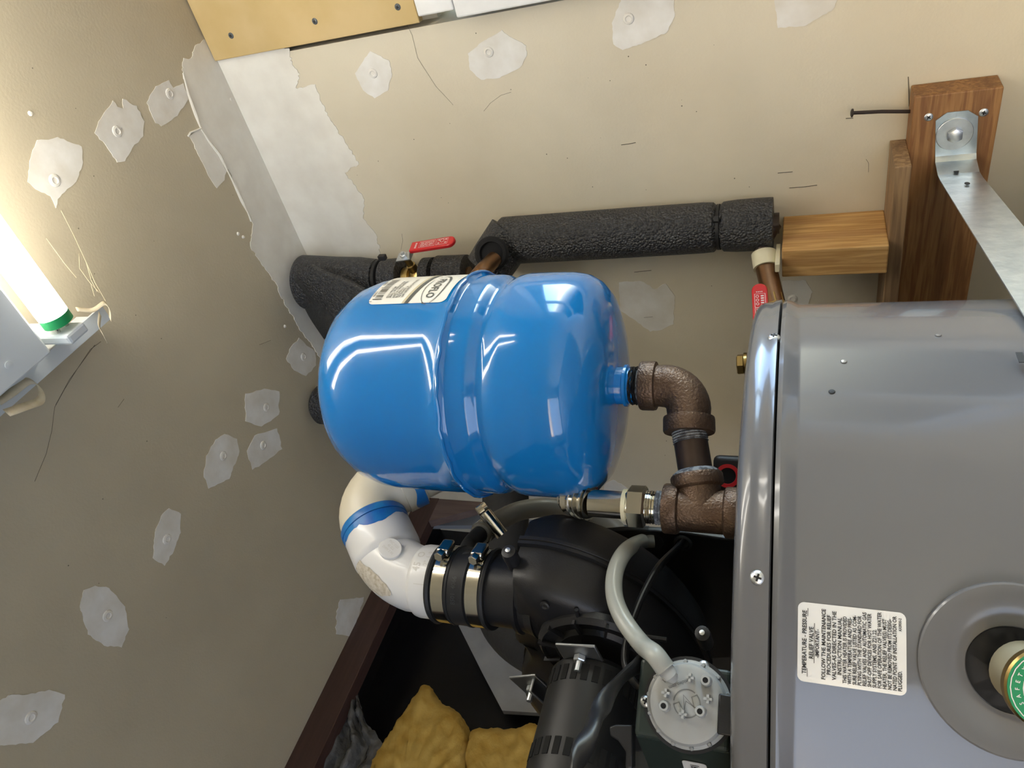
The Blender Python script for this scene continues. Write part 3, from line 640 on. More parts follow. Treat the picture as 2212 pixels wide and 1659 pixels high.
# sticker
ca = oC(785, 650, TX, TR); cb = oC(915, 655, TX, TR); cedge = oC(850, 657, TX, TR)
phb = math.atan2(cedge.y - TX.y, cedge.x - TX.x); SW = .112; SH = .076
zlo, zhi = 1.7795, 1.7795 + SH
mpS = cyl_map(TX, TR, phb + SW / 2 / TR, (zlo + zhi) / 2, flip=-1)   # sticker is upside down
sk = label_sheet('sticker', SW, SH, .006, mpS, M_LABEL, et, o=.0004, nu=20)
def arcband(y0, y1):
    pts = [(-SW / 2 + SW * k / 24) for k in range(25)]; f = lambda x: -.006 * (1 - (2 * x / SW) ** 2) * -1
    vs = []; fs = []
    for x in pts: vs += [(x, y0 + f(x)), (x, y1 + f(x))]
    for k in range(24): fs.append((2 * k, 2 * k + 2, 2 * k + 3, 2 * k + 1))
    return vs, fs
print_on('tan_stripe', arcband(-.0035, -.0008), lambda u, v: mpS(u, v, .0008), M_TAN, sk)
print_on('slate_stripe', arcband(-.0008, .0028), lambda u, v: mpS(u, v, .0008), M_SLATE, sk)
lx = .034
ell = lambda a, sx=.026, sy=.0095: (lx - .002 + sx * math.cos(rad(a)), .0205 + sy * math.sin(rad(a)) + .10 * sx * math.cos(rad(a)) * 0)
sw1 = stroke2d([ell(a) for a in range(20, 215, 8)], [.0004 + .0018 * abs(math.sin(rad((a - 20) * .92))) * (1 if a > 120 else .5) for a in range(20, 215, 8)])
sw2 = stroke2d([ell(a) for a in range(235, 368, 8)], .0006)
lines = [('PROFLO', lx - .002, .0170, .0105, .92, 'CENTER'), ('.', lx + .0225, .0165, .012, 1, 'CENTER')]
small = ['Fabricated for/Fabricado para:', 'PL Sourcing, Inc.', 'P.O.Box 2778', 'Newport News, VA 23609', 'Made in/Hecho en: Taiwan', 'Mfg. Date: 01/25']
for k, s_ in enumerate(small): lines.append((s_, .048, -.0070 - k * .0030, .0034, .85, 'RIGHT'))
bars = []; rr = random.Random(11); x = .010
while x < .050:
    wd_ = rr.choice((.0004, .0004, .0008, .0012)); bars.append((x, -.0350 if x < .012 or x > .0475 or abs(x - .03) < .001 else -.0335, x + wd_, -.0262)); x += wd_ + rr.choice((.0005, .0005, .0009, .0012))
lines += [('13799', .041, -.0372, .0034, 1, 'CENTER'), ('5', .0525, -.0372, .0034, 1, 'CENTER'), ('70053', .020, -.0372, .0034, 1, 'CENTER')]
print_on('sticker_print', join2d(text2d(lines), sw1, sw2, rects2d(bars)), lambda u, v: mpS(u, v, .0008), M_SLATE, sk)

# ================================================================== BRONZE FITTINGS
UP = V((0, 0, 1))
E0 = T3 + V((0, 0, 1.631)); TE = pol(-50.1, .615); TE3 = V((TE.x, TE.y, 0)); znip = 1.588
pe = thing('pipe_elbow', (TX.x, TX.y, 1.58), 'rough bronze ninety degree elbow fitting directly under the blue tank', 'fitting')
hdir = (TE3 - T3).normalized(); hdir = (hdir + V((0, 0, -.06))).normalized()
ctr = T3 + V((0, 0, znip)); ra = .020
start = ctr + UP * ra; endp = ctr + hdir * ra; cc = ctr + UP * ra + hdir * ra
ap = [start + UP * .013, start + UP * .004]
ap += [cc + (-hdir * math.cos(rad(k * 9)) - UP * math.sin(rad(k * 9))) * ra for k in range(11)]
ap += [endp + hdir * .004, endp + hdir * .013]
MB().tube(ap, [.0178] * 2 + [.0182] * 11 + [.0178] * 2, 28).build('body', M_BRONZE, pe)
for a_, d_ in ((start + UP * .008, UP), (endp + hdir * .008, hdir)):
    MB().lathe([(.0178, -.002), (.0208, -.001), (.0212, .001), (.0212, .0105), (.0205, .012), (.014, .012), (.0135, .006)], a_, d_, 32).build('collar', M_BRONZE, pe)
npz = thing('pipe_nipple', (endp + hdir * .03), 'dark brown straight pipe nipple between the bronze elbow and tee', 'pipe')
tee_c = V((TE.x, TE.y, 1.5725)); n_a = endp + hdir * .019; n_b = tee_c + (n_a - tee_c).normalized() * .026; nd_ = (n_b - n_a).normalized()
MB().cyl(n_a - nd_ * .002, n_b, .0138, 32).build('tube', M_PIPE, npz)
for a_, b_ in ((n_a - nd_ * .002, n_a + nd_ * .009), (n_b - nd_ * .006, n_b + nd_ * .003)):
    b = MB(); threads(b, a_, b_, .0145, .0019, .0009); b.build('threads', M_DOPE, npz)
te = thing('pipe_tee', tee_c, 'rough bronze tee fitting on top of the heater with sealant at its joints', 'fitting')
bd_ = -nd_
MB().lathe([(.0175, -.026), (.0175, .026)], tee_c, UP, 32).build('body', M_BRONZE, te)
MB().lathe([(.0176, 0), (.0176, .018), (.0205, .020), (.021, .022), (.021, .028), (.020, .0295), (.0155, .0295), (.0145, .024)], tee_c, bd_, 32).build('branch', M_BRONZE, te)
MB().lathe([(.0146, .0305), (.0165, .0298), (.0190, .0296), (.0186, .031), (.0150, .0335)], tee_c, bd_, 30).build('sealant_paste', M_DOPE, te)
for s_ in (-1, 1): MB().lathe([(.0176, .017), (.0198, .0185), (.0203, .020), (.0203, .0285), (.0195, .030), (.014, .030)], tee_c, UP * s_, 32).build('collar', M_BRONZE, te)
b = MB(); threads(b, tee_c - UP * .05, tee_c - UP * .029, .0140, .0019, .0009); b.build('lower_nipple', M_DOPE, te)
# connector
fc = thing('flexible_connector', tee_c + UP * .03, 'shiny corrugated metal connector rising from the tee behind the tank', 'connector')
b = MB(); threads(b, tee_c + UP * .030, tee_c + UP * .045, .0138, .0021, .0011); b.build('threads', M_CHROME, fc)
b = MB(); threads(b, tee_c + UP * .0295, tee_c + UP * .036, .0141, .0019, .0007); b.build('sealant', M_DOPE, fc)
b = MB().lathe([(.0135, .040), (.0135, .045)], tee_c, UP, 24); hexa(b, tee_c + UP * .044, tee_c + UP * .060, .0175); b.build('nut', M_CHROME, fc)
MB().lathe([(.0135, .060), (.0135, .0635)], tee_c, UP, 24).build('gasket', M_IVORY, fc)
MB().lathe([(.0115, .0635), (.0115, .092)], tee_c, UP, 24).build('smooth_tube', M_CHROME, fc)
cpth = smoothpath([tee_c + UP * .091, tee_c + UP * .098 + V((-.001, .002, 0)), tee_c + UP * .108 + V((-.006, .008, 0)), tee_c + UP * .116 + V((-.018, .026, 0)), tee_c + UP * .125 + V((-.04, .06, 0)), tee_c + UP * .16 + V((-.09, .14, 0)), tee_c + UP * .22 + V((-.13, .22, 0)), V((-.70, .74, 1.90)), V((-.742, .80, 1.91))], 9)
rrs = [.0118 + (.0035 if (k % 4) in (1, 2) else 0) for k in range(len(cpth))]
MB().tube(cpth, rrs, 18).build('corrugated_tube', M_CHROME, fc)

# ================================================================== BLOWER
OA = oD(900, 1252, .66); OX = V((OA.x, OA.y, 0))
ONr = V((OX.x, OX.y, 0)).normalized()
def zo(x): return oP(x, 1260, OX - ONr * .0345, ONr).z
bl = thing('draft_blower', (OX.x, OX.y, 1.55), 'black moulded plastic blower housing with motor sitting on top of the heater', 'blower')
YF, YBk = .315, .405; YM = (YF + YBk) / 2
outl = [(1118, 1197), (1180, 1203), (1250, 1222), (1320, 1252), (1400, 1300), (1470, 1365), (1520, 1440), (1520, 1500), (1440, 1560), (1300, 1570), (1190, 1540), (1140, 1480), (1132, 1420), (1150, 1380), (1135, 1352), (1118, 1345)]
P2 = [oY(x, y, YM - .012) for x, y in outl]
zmin = HZ + .004
P2 = smoothpath([V((p.x, 0, max(p.z, zmin))) for p in P2], 3)
cen = V((sum(p.x for p in P2) / len(P2), 0, sum(p.z for p in P2) / len(P2)))
ztop_ = max(p.z for p in P2)
def tpr(z, y):
    k = min(1, max(0, (ztop_ - z) / .07)); k = k * k * (3 - 2 * k); return (.62 + .38 * k) if y < YM else (.35 + .55 * k)
rows = []
for ins, y in ((.30, YF - .001), (.11, YF), (.04, YF + .004), (.008, YF + .013), (0, YM - .001), (0, YM + .001), (.008, YBk - .012), (.04, YBk - .003), (.2, YBk)):
    rows.append([V((p.x + (cen.x - p.x) * ins, YM + (y - YM) * tpr(p.z, y), p.z + (cen.z - p.z) * ins)) for p in P2])
b = MB(); b.grid(rows, cu=True); n_ = len(P2); b.f.append(tuple(range(n_))); b.f.append(tuple(range(len(b.v) - n_, len(b.v)))); b.build('scroll_housing', M_BLACKP, bl, ang=50)
# seam flange
rows = [[V((p.x + (cen.x - p.x) * s_, y, p.z + (cen.z - p.z) * s_)) for p in P2] for s_, y in ((.02, YM - .004), (-.035, YM - .004), (-.035, YM - .0008), (-.025, YM), (-.035, YM + .0008), (-.035, YM + .004), (.02, YM + .004))]
MB().grid(rows, cu=True).build('seam_flange', M_BLACKP, bl)
# round outlet neck blending into housing
z0n, z1n = zo(1112), zo(1150)
rn = .034
MB().lathe([(rn + .004, zo(1150)), (rn + .001, zo(1135)), (rn - .001, zo(1118)), (rn + .0025, zo(1113)), (rn + .0025, zo(1106)), (rn - .0015, zo(1104)), (rn - .0015, zo(1046)), (rn - .004, zo(1040))], OX, (0, 0, 1), 48).build('outlet_neck', M_BLACKP, bl)
bs_ = MB()
pz = [(-.020, 1.0), (.020, 1.0)]
loft = []
for t_ in range(7):
    k = t_ / 6; z = zo(1118) + (zo(1230) - zo(1118)) * k; row = []
    for j in range(40):
        a = 2 * math.pi * j / 40; sx = rn * (1 - .02 * k); sy = rn * (1 + .22 * k); e_ = 1 - .55 * k
        cxn = math.copysign(abs(math.cos(a)) ** e_, math.cos(a)); syn = math.copysign(abs(math.sin(a)) ** e_, math.sin(a))
        row.append(V((OX.x - .006 * k + cxn * sx, OX.y + .004 * k + syn * sy * (1 + .0 * k), z)))
    loft.append(row)
MB().grid(loft, cu=True).build('outlet_duct', M_BLACKP, bl, ang=50)
# screw boss on the seam, ribs
c = oY(1105, 1205, YM - .02); MB().lathe([(.0062, -.012), (.0066, .004), (.006, .010), (.0045, .0105)], c, (1, -.1, 0), 18).build('screw_boss', M_BLACKP, bl)
MB().lathe([(.0022, .010), (.0022, .0125), (.0001, .013)], c, (1, -.1, 0), 12).build('boss_screw', M_ZINC, bl)
c = oD(1520, 1375, .60); MB().lathe([(.0058, -.02), (.006, .004), (.0055, .010), (.004, .0105)], c, (.9, -.3, 0), 18).build('screw_boss', M_BLACKP, bl)
MB().lathe([(.0020, .010), (.0020, .0125), (.0001, .013)], c, (.9, -.3, 0), 12).build('boss_screw', M_ZINC, bl)
MB().tube([oY(1245, 1317, YF - .001), oY(1252, 1350, YF - .003), oY(1258, 1385, YF - .006)], .0018, 8).build('rib', M_BLACKP, bl)
MB().tube([oY(1262, 1362, YF - .002), oY(1350, 1370, YF - .002), oY(1440, 1382, YF - .002)], .002, 8).build('rib', M_BLACKP, bl)
MB().lathe([(.004, 0), (.004, .0015), (.0025, .002), (.0015, .001), (.0001, .001)], oY(1178, 1305, YF - .0005) + V((0, -.001, 0)), (0.3, -1, 0), 16).build('moulding_pip', M_BLACKP, bl)
# fan ring round the motor
mc_ = oY(1285, 1480, .285); MX, MZ = mc_.x, mc_.z
RFAN = .055
MB().lathe([(RFAN, 0), (RFAN, .006), (RFAN - .004, .010), (RFAN - .006, .007), (.040, .007), (.036, .010)], (MX, YF + .003, MZ), (0, -1, 0), 56).build('fan_ring', M_BLACKP, bl)
rb = MB()
for k in range(12):
    a = rad(15 + k * 30); d_ = V((math.cos(a), 0, math.sin(a))); rb.box(V((MX, YF - .007, MZ)) + d_ * .046, (.016, .004, .0022), (d_, V((0, 1, 0)), d_.cross(V((0, 1, 0)))))
rb.build('fan_ring_ribs', M_BLACKP, bl)['kind'] = 'stuff'
# motor can with vent slots
RMt = .0365; YM0, YM1 = YF - .022, YF - .185
M_SLOT = mat('slot_black', (.002, .002, .002), .9)
M_MOTOR = mat('satin_motor_paint', (.009, .009, .0095), .45, spec=.4)
mo = MB().lathe([(RMt - .012, 0), (RMt - .004, .0005), (RMt, .006), (RMt, .150), (RMt - .003, .158), (.0001, .160)], (MX, YM0, MZ), (0, -1, 0), 56).build('motor_can', M_MOTOR, bl)
for ring, y0 in ((0, YM0 - .010), (1, YM0 - .068)):
    for k in range(26):
        a = rad(k * 360 / 26); d_ = V((math.cos(a), 0, math.sin(a))); tng = V((-math.sin(a), 0, math.cos(a)))
        MB().box(V((MX, y0 - .007, MZ)) + d_ * (RMt + .0001), (.0008, .013, .0052), (d_, V((0, 1, 0)), tng)).build('vent_slot', M_SLOT, mo, smooth=False)
# motor brackets with bolts
def bracket(px, py, sx, ax_rot):
    c = oY(px, py, YF - .026); d_ = V((c.x - MX, 0, c.z - MZ)).normalized(); tng = V((-d_.z, 0, d_.x))
    o = MB().box(c, (.030, .0025, .034), (d_, V((0, 1, 0)), tng)).box(c - d_ * .010 + V((0, -.006, 0)), (.003, .014, .026), (d_, V((0, 1, 0)), tng)).build('motor_bracket', mat('dull_zinc', (.30, .31, .32), .42, metal=1), bl, bevel=.001)
    h = MB(); hexa(h, c + V((0, -.001, 0)), c + V((0, -.006, 0)), .0052); h.lathe([(.0025, .004), (.0025, .014)], c, (0, -1, 0), 10); h.build('bracket_bolt', M_ZINC, o)
bracket(1255, 1415, 1, 0); bracket(1152, 1482, 1, 0)
# back plate / shroud
sp = [(1100, 1214), (1180, 1192), (1270, 1160), (1300, 1150), (1350, 1146), (1400, 1147), (1480, 1152), (1560, 1164), (1600, 1166), (1600, 1420), (1240, 1440), (1120, 1360)]
q = [oY(x, y, .432) for x, y in sp]; q = [V((p.x, p.y, max(p.z, HZ + .001))) for p in q]
MB().prism(q, (0, .006, 0)).build('back_shroud', M_BLACKM, bl, smooth=False, bevel=.0015)
q = [oY(x, y, .462) for x, y in [(1180, 1200), (1205, 1180), (1250, 1158), (1320, 1143), (1400, 1146), (1400, 1250), (1200, 1250)]]
MB().prism(q, (0, .006, 0)).build('shroud_lip', M_BLACKM, bl, smooth=False)

# ================================================================== COUPLING AND PVC
cg = thing('rubber_coupling', (OX.x, OX.y, zo(1046)), 'black ribbed rubber coupling with two steel bands under the white elbow', 'coupling')
rc = .0355
MB().lathe([(rc - .006, zo(1046)), (rc + .001, zo(1045)), (rc + .0018, zo(1040)), (rc + .001, zo(1037)), (rc - .001, zo(1036)), (rc - .001, zo(1003)), (rc + .001, zo(1001)), (rc + .001, zo(997)), (rc + .0002, zo(996)), (rc + .0002, zo(966)), (rc + .001, zo(965)), (rc + .001, zo(961)), (rc - .001, zo(959)), (rc - .001, zo(928)), (rc + .001, zo(927)), (rc + .0022, zo(922)), (rc + .001, zo(917)), (rc - .005, zo(916))], OX, (0, 0, 1), 56).build('sleeve', M_RUBBER, cg)
for xa, xb in ((1033, 1006), (957, 931)):
    cl = MB().lathe([(rc - .001, zo(xa)), (rc + .0002, zo(xa)), (rc + .0002, zo(xb)), (rc - .001, zo(xb))], OX, (0, 0, 1), 64).build('steel_band', M_CHROME, cg)
    zz = (zo(xa) + zo(xb)) / 2; a = rad(18); d_ = V((math.cos(a), math.sin(a), 0)); tn = V((-math.sin(a), math.cos(a), 0)); cpos = OX + d_ * (rc + .005) + UP * zz
    MB().box(cpos, (.008, .018, .012), (d_, tn, UP)).build('worm_housing', M_CHROME, cl, bevel=.002)
    h = MB(); hexa(h, cpos - tn * .009 + d_ * .001, cpos - tn * .017 + d_ * .001, .0048); h.build('worm_screw', M_CHROME, cl)
mpC = cyl_map(OX, rc + .0006, rad(-42), (zo(996) + zo(966)) / 2)
print_on('moulded_number', text2d([('8501  4066', 0, -.002, .0062, .9, 'CENTER')]), mpC, mat('moulded_grey', (.035, .035, .037), .5), cg)
# branch barb
bb0 = OX + UP * zo(990) + V((.028, .008, 0)); bb1 = oD(1032, 1158, .70); bb2 = oD(1058, 1138, .725)
MB().tube(smoothpath([bb0, oD(1012, 1183, .685), bb1, bb2], 5), .0085, 18).build('side_barb', M_RUBBER, cg)

hs_ = thing('clear_hose', bb2, 'smoky translucent hose arching from the coupling barb behind the blower', 'hose')
hp = smoothpath([oD(1035, 1156, .705), oD(1058, 1138, .725), oD(1085, 1120, .745), oD(1125, 1103, .765), oD(1180, 1096, .78), oD(1235, 1104, .78), oD(1285, 1120, .77), oD(1325, 1142, .76), oD(1350, 1170, .75), oD(1380, 1220, .74)], 8)
MB().tube(hp, .0105, 20).build('hose_body', M_HOSE2, hs_)
hc = thing('hose_clamp', bb1, 'small steel worm drive clamp around the hose on the barb', 'clamp')
dch = (bb2 - bb1).normalized(); hcc = (bb1 + bb2) / 2
MB().lathe([(.0115, -.005), (.0122, -.005), (.0122, .005), (.0115, .005)], hcc, dch, 32).build('band', M_CHROME, hc)
vd_ = (CAM - hcc).normalized(); sdv = (V((.2, -.4, .9)) - dch * V((.2, -.4, .9)).dot(dch)).normalized(); vd_ = (vd_ - dch * vd_.dot(dch)).normalized(); tn = dch.cross(vd_)
MB().tube([hcc + vd_ * .0145 - tn * .014, hcc + vd_ * .0155 + tn * .014], .0068, 14, up=dch).build('worm_housing', M_CHROME, hc)
h = MB(); hexa(h, hcc + vd_ * .0145 - tn * .014, hcc + vd_ * .0145 - tn * .024, .0062); h.build('worm_screw', M_CHROME, hc)

# white 45 elbow
RP = .0335
wp = thing('pvc_elbow', (OX.x, OX.y, zo(920)), 'white plastic pipe elbow with blue glue smears rising from the coupling', 'pipe fitting')
h20 = V((math.sin(rad(20)), math.cos(rad(20)), 0)); v45 = (UP * .90 + h20 * 1.05).normalized()
bA = OX + UP * (OA.z + .020); eA = bA + v45 * .060
a0 = bA - UP * .032; cpts = [OX + UP * zo(935), OX + UP * zo(905), a0]
rb_ = .032 / math.tan(rad(22.5)); cc = a0 + h20 * rb_
for k in range(1, 11):
    a = rad(45 * k / 10); cpts.append(cc - h20 * rb_ * math.cos(a) + UP * rb_ * math.sin(a))
cpts += [eA - v45 * .004, eA]
MB().tube(cpts, [.0335] * 3 + [.0305] + [.0315] * 9 + [.0338] * 2, 44).build('body', M_PVC, wp)
MB().lathe([(.031, zo(937)), (.0338, zo(936)), (.0342, zo(931)), (.0342, zo(885)), (.0335, zo(878)), (.031, zo(872))], OX, (0, 0, 1), 48).build('lower_socket', M_PVC, wp)
MB().lathe([(.031, -.038), (.0340, -.034), (.0345, -.030), (.0345, -.001), (.0335, 0), (.031, 0)], eA, v45, 48).build('upper_socket', M_PVC, wp)
# oval maker's plaque, stain, primer
def proj(p):
    q = RM.transposed() @ (V(p) - CAM); return q.x / q.z * F + CX, q.y / q.z * F + CY
def bend_pt(a, th, r):
    c_ = cc + (-h20 * math.cos(rad(a)) + UP * math.sin(rad(a))) * rb_; t_ = h20 * math.sin(rad(a)) + UP * math.cos(rad(a))
    e_ = V((h20.y, -h20.x, 0)); f_ = t_.cross(e_); n_ = e_ * math.cos(rad(th)) + f_ * math.sin(rad(th)); return c_ + n_ * r, n_, t_
def bend_find(px, py, r):
    best = None
    for a in range(-30, 60, 2):
        for th in range(0, 360, 4):
            p, n_, t_ = bend_pt(a, th, r)
            if n_.dot(CAM - p) <= 0: continue
            u, v = proj(p); d = (u - px) ** 2 + (v - py) ** 2
            if best is None or d < best[0]: best = (d, a, th)
    return best[1], best[2]
pa_, pt_ = bend_find(843, 1187, .032)
pc, pn, tdir = bend_pt(pa_, pt_, .0); b2 = tdir.cross(pn); b = MB()
ring = [pc + pn * .0340 + tdir * .0125 * math.cos(k * math.pi / 14) + b2 * .0105 * math.sin(k * math.pi / 14) for k in range(28)]
b.prism([p - pn * .006 for p in ring], pn * .0062); plq = b.build('maker_plaque', M_PVC, wp, bevel=.0006)
M_EMB = mat('pvc_emboss', (.60, .58, .54), .45)
print_on('plaque_text', text2d([('PVC 1120', 0, .004, .0036, .9, 'CENTER'), ('45 ELL', 0, 0, .0036, .9, 'CENTER'), ('DWV 2 IN', 0, -.004, .0036, .9, 'CENTER')]), plane_map(pc, -tdir, b2, pn, .0343), M_EMB, plq)
mpL = cyl_map(OX, .0344, rad(-22), zo(905))
print_on('size_text', join2d(text2d([('2"  J  R', .016, -.0045, .007, .9, 'CENTER'), ('45  O', .012, .003, .010, .9, 'CENTER')]), rects2d([(-.0105, -.006, -.0098, .006)])), mpL, M_EMB, wp)
sa_, st_ = bend_find(797, 1252, .032)
rr = random.Random(4); rowsb = []
for ir in range(6):
    row = []
    for k in range(26):
        q_ = ir / 5 * (1 + rr.uniform(-.10, .10)); row.append(bend_pt(sa_ + q_ * .022 * math.cos(k * math.pi / 13) / rb_ * 57, st_ + q_ * .011 * math.sin(k * math.pi / 13) / .032 * 57, .03215)[0])
    rowsb.append(row)
MB().grid(rowsb, cu=True).build('brown_stain', M_STAIN, wp)
pr_ = MB(); rows = []
x45 = V((h20.y, -h20.x, 0)); y45 = v45.cross(x45)
rr = random.Random(21)
lowz = [-.005 - .008 * max(0, math.sin(k * .19 + .8)) ** 2 - rr.uniform(0, .0018) for k in range(60)]
for j in range(3):
    rows.append([eA + v45 * (0 if j == 2 else lowz[k] * (1 - j * .5)) + (x45 * math.cos(k * math.pi / 30) + y45 * math.sin(k * math.pi / 30)) * (.03465 if j < 2 else .0347) for k in range(60)])
MB().grid(rows, cu=True).build('glue_smear', M_PRIMER, wp)

# cream 90 elbow
cw = thing('pvc_elbow', eA, 'cream plastic ninety degree pipe elbow turning behind the blue tank', 'pipe fitting')
w2 = (V((0, 1, 0)) - UP).normalized(); w2 = (w2 - v45 * w2.dot(v45)).normalized()
c2 = eA + v45 * .040; rb2 = .034; s2 = c2 - v45 * rb2; cc2 = s2 + w2 * rb2
pts = [eA + v45 * .001, eA + v45 * .004] + [cc2 + (-w2 * math.cos(rad(9 * k)) + v45 * math.sin(rad(9 * k))) * rb2 for k in range(0, 11)] + [c2 + w2 * (rb2 + .004), c2 + w2 * .062]
MB().tube(pts, .0335, 44).build('body', M_CREAM, cw)
MB().lathe([(.033, .0), (.0352, .0005), (.0352, .006), (.034, .0085)], eA + v45 * .0005, v45, 48).build('socket_rim', M_PRIMER, cw)
MB().lathe([(.0335, .040), (.0352, .0405), (.0352, .059), (.0345, .060)], c2, w2, 48).build('outer_socket', M_CREAM, cw)
rows = []
for j in range(3):
    rows.append([c2 + w2 * (.0605 if j == 0 else .0535 - j * .004 + .0025 * math.sin(k * .7)) + (v45 * math.cos(k * math.pi / 24) + w2.cross(v45) * math.sin(k * math.pi / 24)) * .0354 for k in range(48)])
MB().grid(rows[:2], cu=True).build('glue_ring', M_PRIMER, cw)
MB().lathe([(.0302, .05), (.0302, .16)], c2, w2, 40).build('pipe', M_CREAM, cw)

# ================================================================== PRESSURE SWITCH BOX
NB = V((.90, -.436, 0)).normalized(); pB = oD(1480, 1510, .545); TB = V((-NB.y, NB.x, 0))   # TB: to the right seen from the camera
bx = thing('switch_bracket', pB, 'dark steel bracket box carrying the round grey pressure switch on the heater', 'box')
cA = oP(1386, 1420, pB, NB); cB = oP(1364, 1588, pB, NB); zt_ = (cA.z + cB.z) / 2
uR = (cA - pB).dot(TB); uL = (cB - pB).dot(TB)
cz = (zt_ + HZ) / 2; bc = pB + TB * ((uR + uL) / 2) - NB * .03; bc.z = cz
MB().box(bc, (uR - uL, .06, zt_ - HZ - .001), (TB, NB, UP)).build('case', M_DGREEN, bx, smooth=False, bevel=.003, bseg=3)
# side panel towards the left, tab
NS = (-TB * .94 + NB * .34).normalized(); eL = pB + TB * uL
sp0 = V((eL.x, eL.y, cz)) - NB * .004
TS = V((-NS.y, NS.x, 0))
MB().box(sp0 - TS * .045 - NS * .002, (.085, .003, zt_ - HZ - .001), (TS, NS, UP)).build('side_panel', M_DGREEN, bx, smooth=False, bevel=.001)
lp = oP(1503, 1662, sp0, NS)
lw, lh = .030, .0165
lbl = MB().prism([lp + TS * u + UP * v for u, v in rrect(lw, lh, .003)], NS * .0004).build('number_label', M_LABEL, bx)
print_on('label_number', text2d([('91', .0075, -.0030, .0085, .9, 'CENTER'), ('7 04', -.006, -.0030, .0085, .9, 'CENTER')]), plane_map(lp, TS, UP, NS, .0006), M_INK, lbl)
MB().prism([oD(x, y, .56) for x, y in [(1316, 1570), (1330, 1565), (1366, 1566), (1366, 1660), (1350, 1660), (1352, 1625), (1335, 1600), (1318, 1590)]], -NB * .012).build('rounded_tab', M_BLACKP, bx, bevel=.001)
for x, y in ((1520, 1440), (1396, 1515), (1538, 1573)): screw(bx, oP(x, y, pB, NB), NB, .0042, M_ZINC, rot=30)
psc = oP(1489, 1521, pB, NB); psr = .0254
ps = thing('pressure_switch', psc, 'round light grey plastic pressure switch with studs facing out of the bracket', 'switch')
MB().lathe([(psr + .0022, .0), (psr + .0022, .003), (psr + .0005, .0035), (psr, .004), (psr, .009), (psr - .0015, .0115), (psr - .004, .0125), (.0001, .0125)], psc, NB, 64).build('housing', M_LGREY, ps)
MB().lathe([(psr + .0045, .0002), (psr + .0045, .0012), (psr, .0014)], psc, NB, 48).build('gasket', M_INK, ps)
clp = MB()
for k in range(14):
    a = rad(k * 360 / 14 + 8); d_ = TB * math.cos(a) + UP * math.sin(a); clp.lathe([(.0015, 0), (.0015, .005), (.001, .0058)], psc + d_ * (psr + .001), NB, 8)
clp.build('rim_clips', M_LGREY, ps)
NF = NB
for (x, y) in ((1525, 1470), (1435, 1525), (1513, 1537)):
    c = oP(x, y, psc + NB * .0165, NB) - NB * .0045; o = MB().lathe([(.0037, 0), (.0032, .0080), (.0030, .0086)], c, NB, 18).build('hollow_post', M_LGREY, ps)
    MB().lathe([(.0018, .0087), (.0001, .0087)], c, NB, 12).build('post_hole', M_INK, o)
for (x, y) in ((1491, 1464), (1439, 1497), (1530, 1510), (1476, 1543)):
    c = oP(x, y, psc + NB * .0165, NB) - NB * .0005; MB().box(c, (.0052, .0016, .0085), (TB, UP, NB)).box(c, (.0016, .0052, .0085), (TB, UP, NB)).build('cross_stud', M_LGREY, ps)
mcen = psc + NB * .0127
mk = [stroke2d([(.0085 * math.cos(rad(a)), .0085 * math.sin(rad(a))) for a in range(-20, 200, 12)], .0008), stroke2d([(.0085 * math.cos(rad(a)), .0085 * math.sin(rad(a))) for a in range(208, 332, 10)], .0008),
      stroke2d([(-.0085, -.0025), (-.0045, -.0025), (-.0035, .004), (0, -.0055), (.0035, .004), (.0045, -.0025), (.0085, -.0025)], .0008), stroke2d([(-.005, .0055), (0, -.0015), (.005, .0055)], .0008)]
mkt = text2d([('micleo.com', 0, -.0135, .0032, .95, 'CENTER'), ('A.G.Q.A.', .004, -.0185, .0032, .95, 'CENTER')])
rot_ = rad(118)
tu = TB * math.cos(rot_) + UP * math.sin(rot_); tv = UP * math.cos(rot_) - TB * math.sin(rot_)
print_on('moulded_emblem', join2d(*mk, mkt), plane_map(mcen, tu, tv, NB, 0), mat('emboss_grey', (.17, .175, .175), .6), ps)
# hose nipple
na_ = oP(1450, 1462, psc + NB * .016, NB); nb_ = oP(1426, 1430, psc + NB * .016, NB); nd2 = (nb_ - na_).normalized()
MB().tube([na_ - nd2 * .002 - NB * .003, na_ + nd2 * .001, na_ + nd2 * .004, nb_], [.003, .0052, .0055, .0055], 18).build('hose_nipple', M_LGREY, ps)
cn = oP(1556, 1548, psc + NB * .008, NB)
o = MB().box(cn, (.010, .008, .014), (TB, NB, UP)).build('wire_terminal', M_ZINC, ps, bevel=.0008)
cn2 = oP(1573, 1545, psc + NB * .010, NB); MB().box(cn2, (.024, .010, .012), (TB, NB, UP)).build('terminal_block', M_BLACKP, ps, bevel=.001)

# hose to switch
h2 = thing('clear_hose', nb_, 'pale translucent hose looping from the back shroud down to the pressure switch', 'hose')
hp = smoothpath([oY(1412, 1167, .431), oY(1385, 1170, .425), oD(1352, 1190, .63), oD(1330, 1232, .605), oD(1327, 1285, .59), oD(1345, 1335, .575), oD(1385, 1390, .56), nb_ + nd2 * .006, nb_ - nd2 * .006], 9)
MB().tube(hp, .0068, 20).build('hose_body', M_HOSE, h2)
gr = oY(1408, 1168, .431); MB().lathe([(.011, 0), (.011, .0015), (.0001, .0015)], gr, (.3, -1, 0), 24).build('shroud_hole', M_INK, h2)
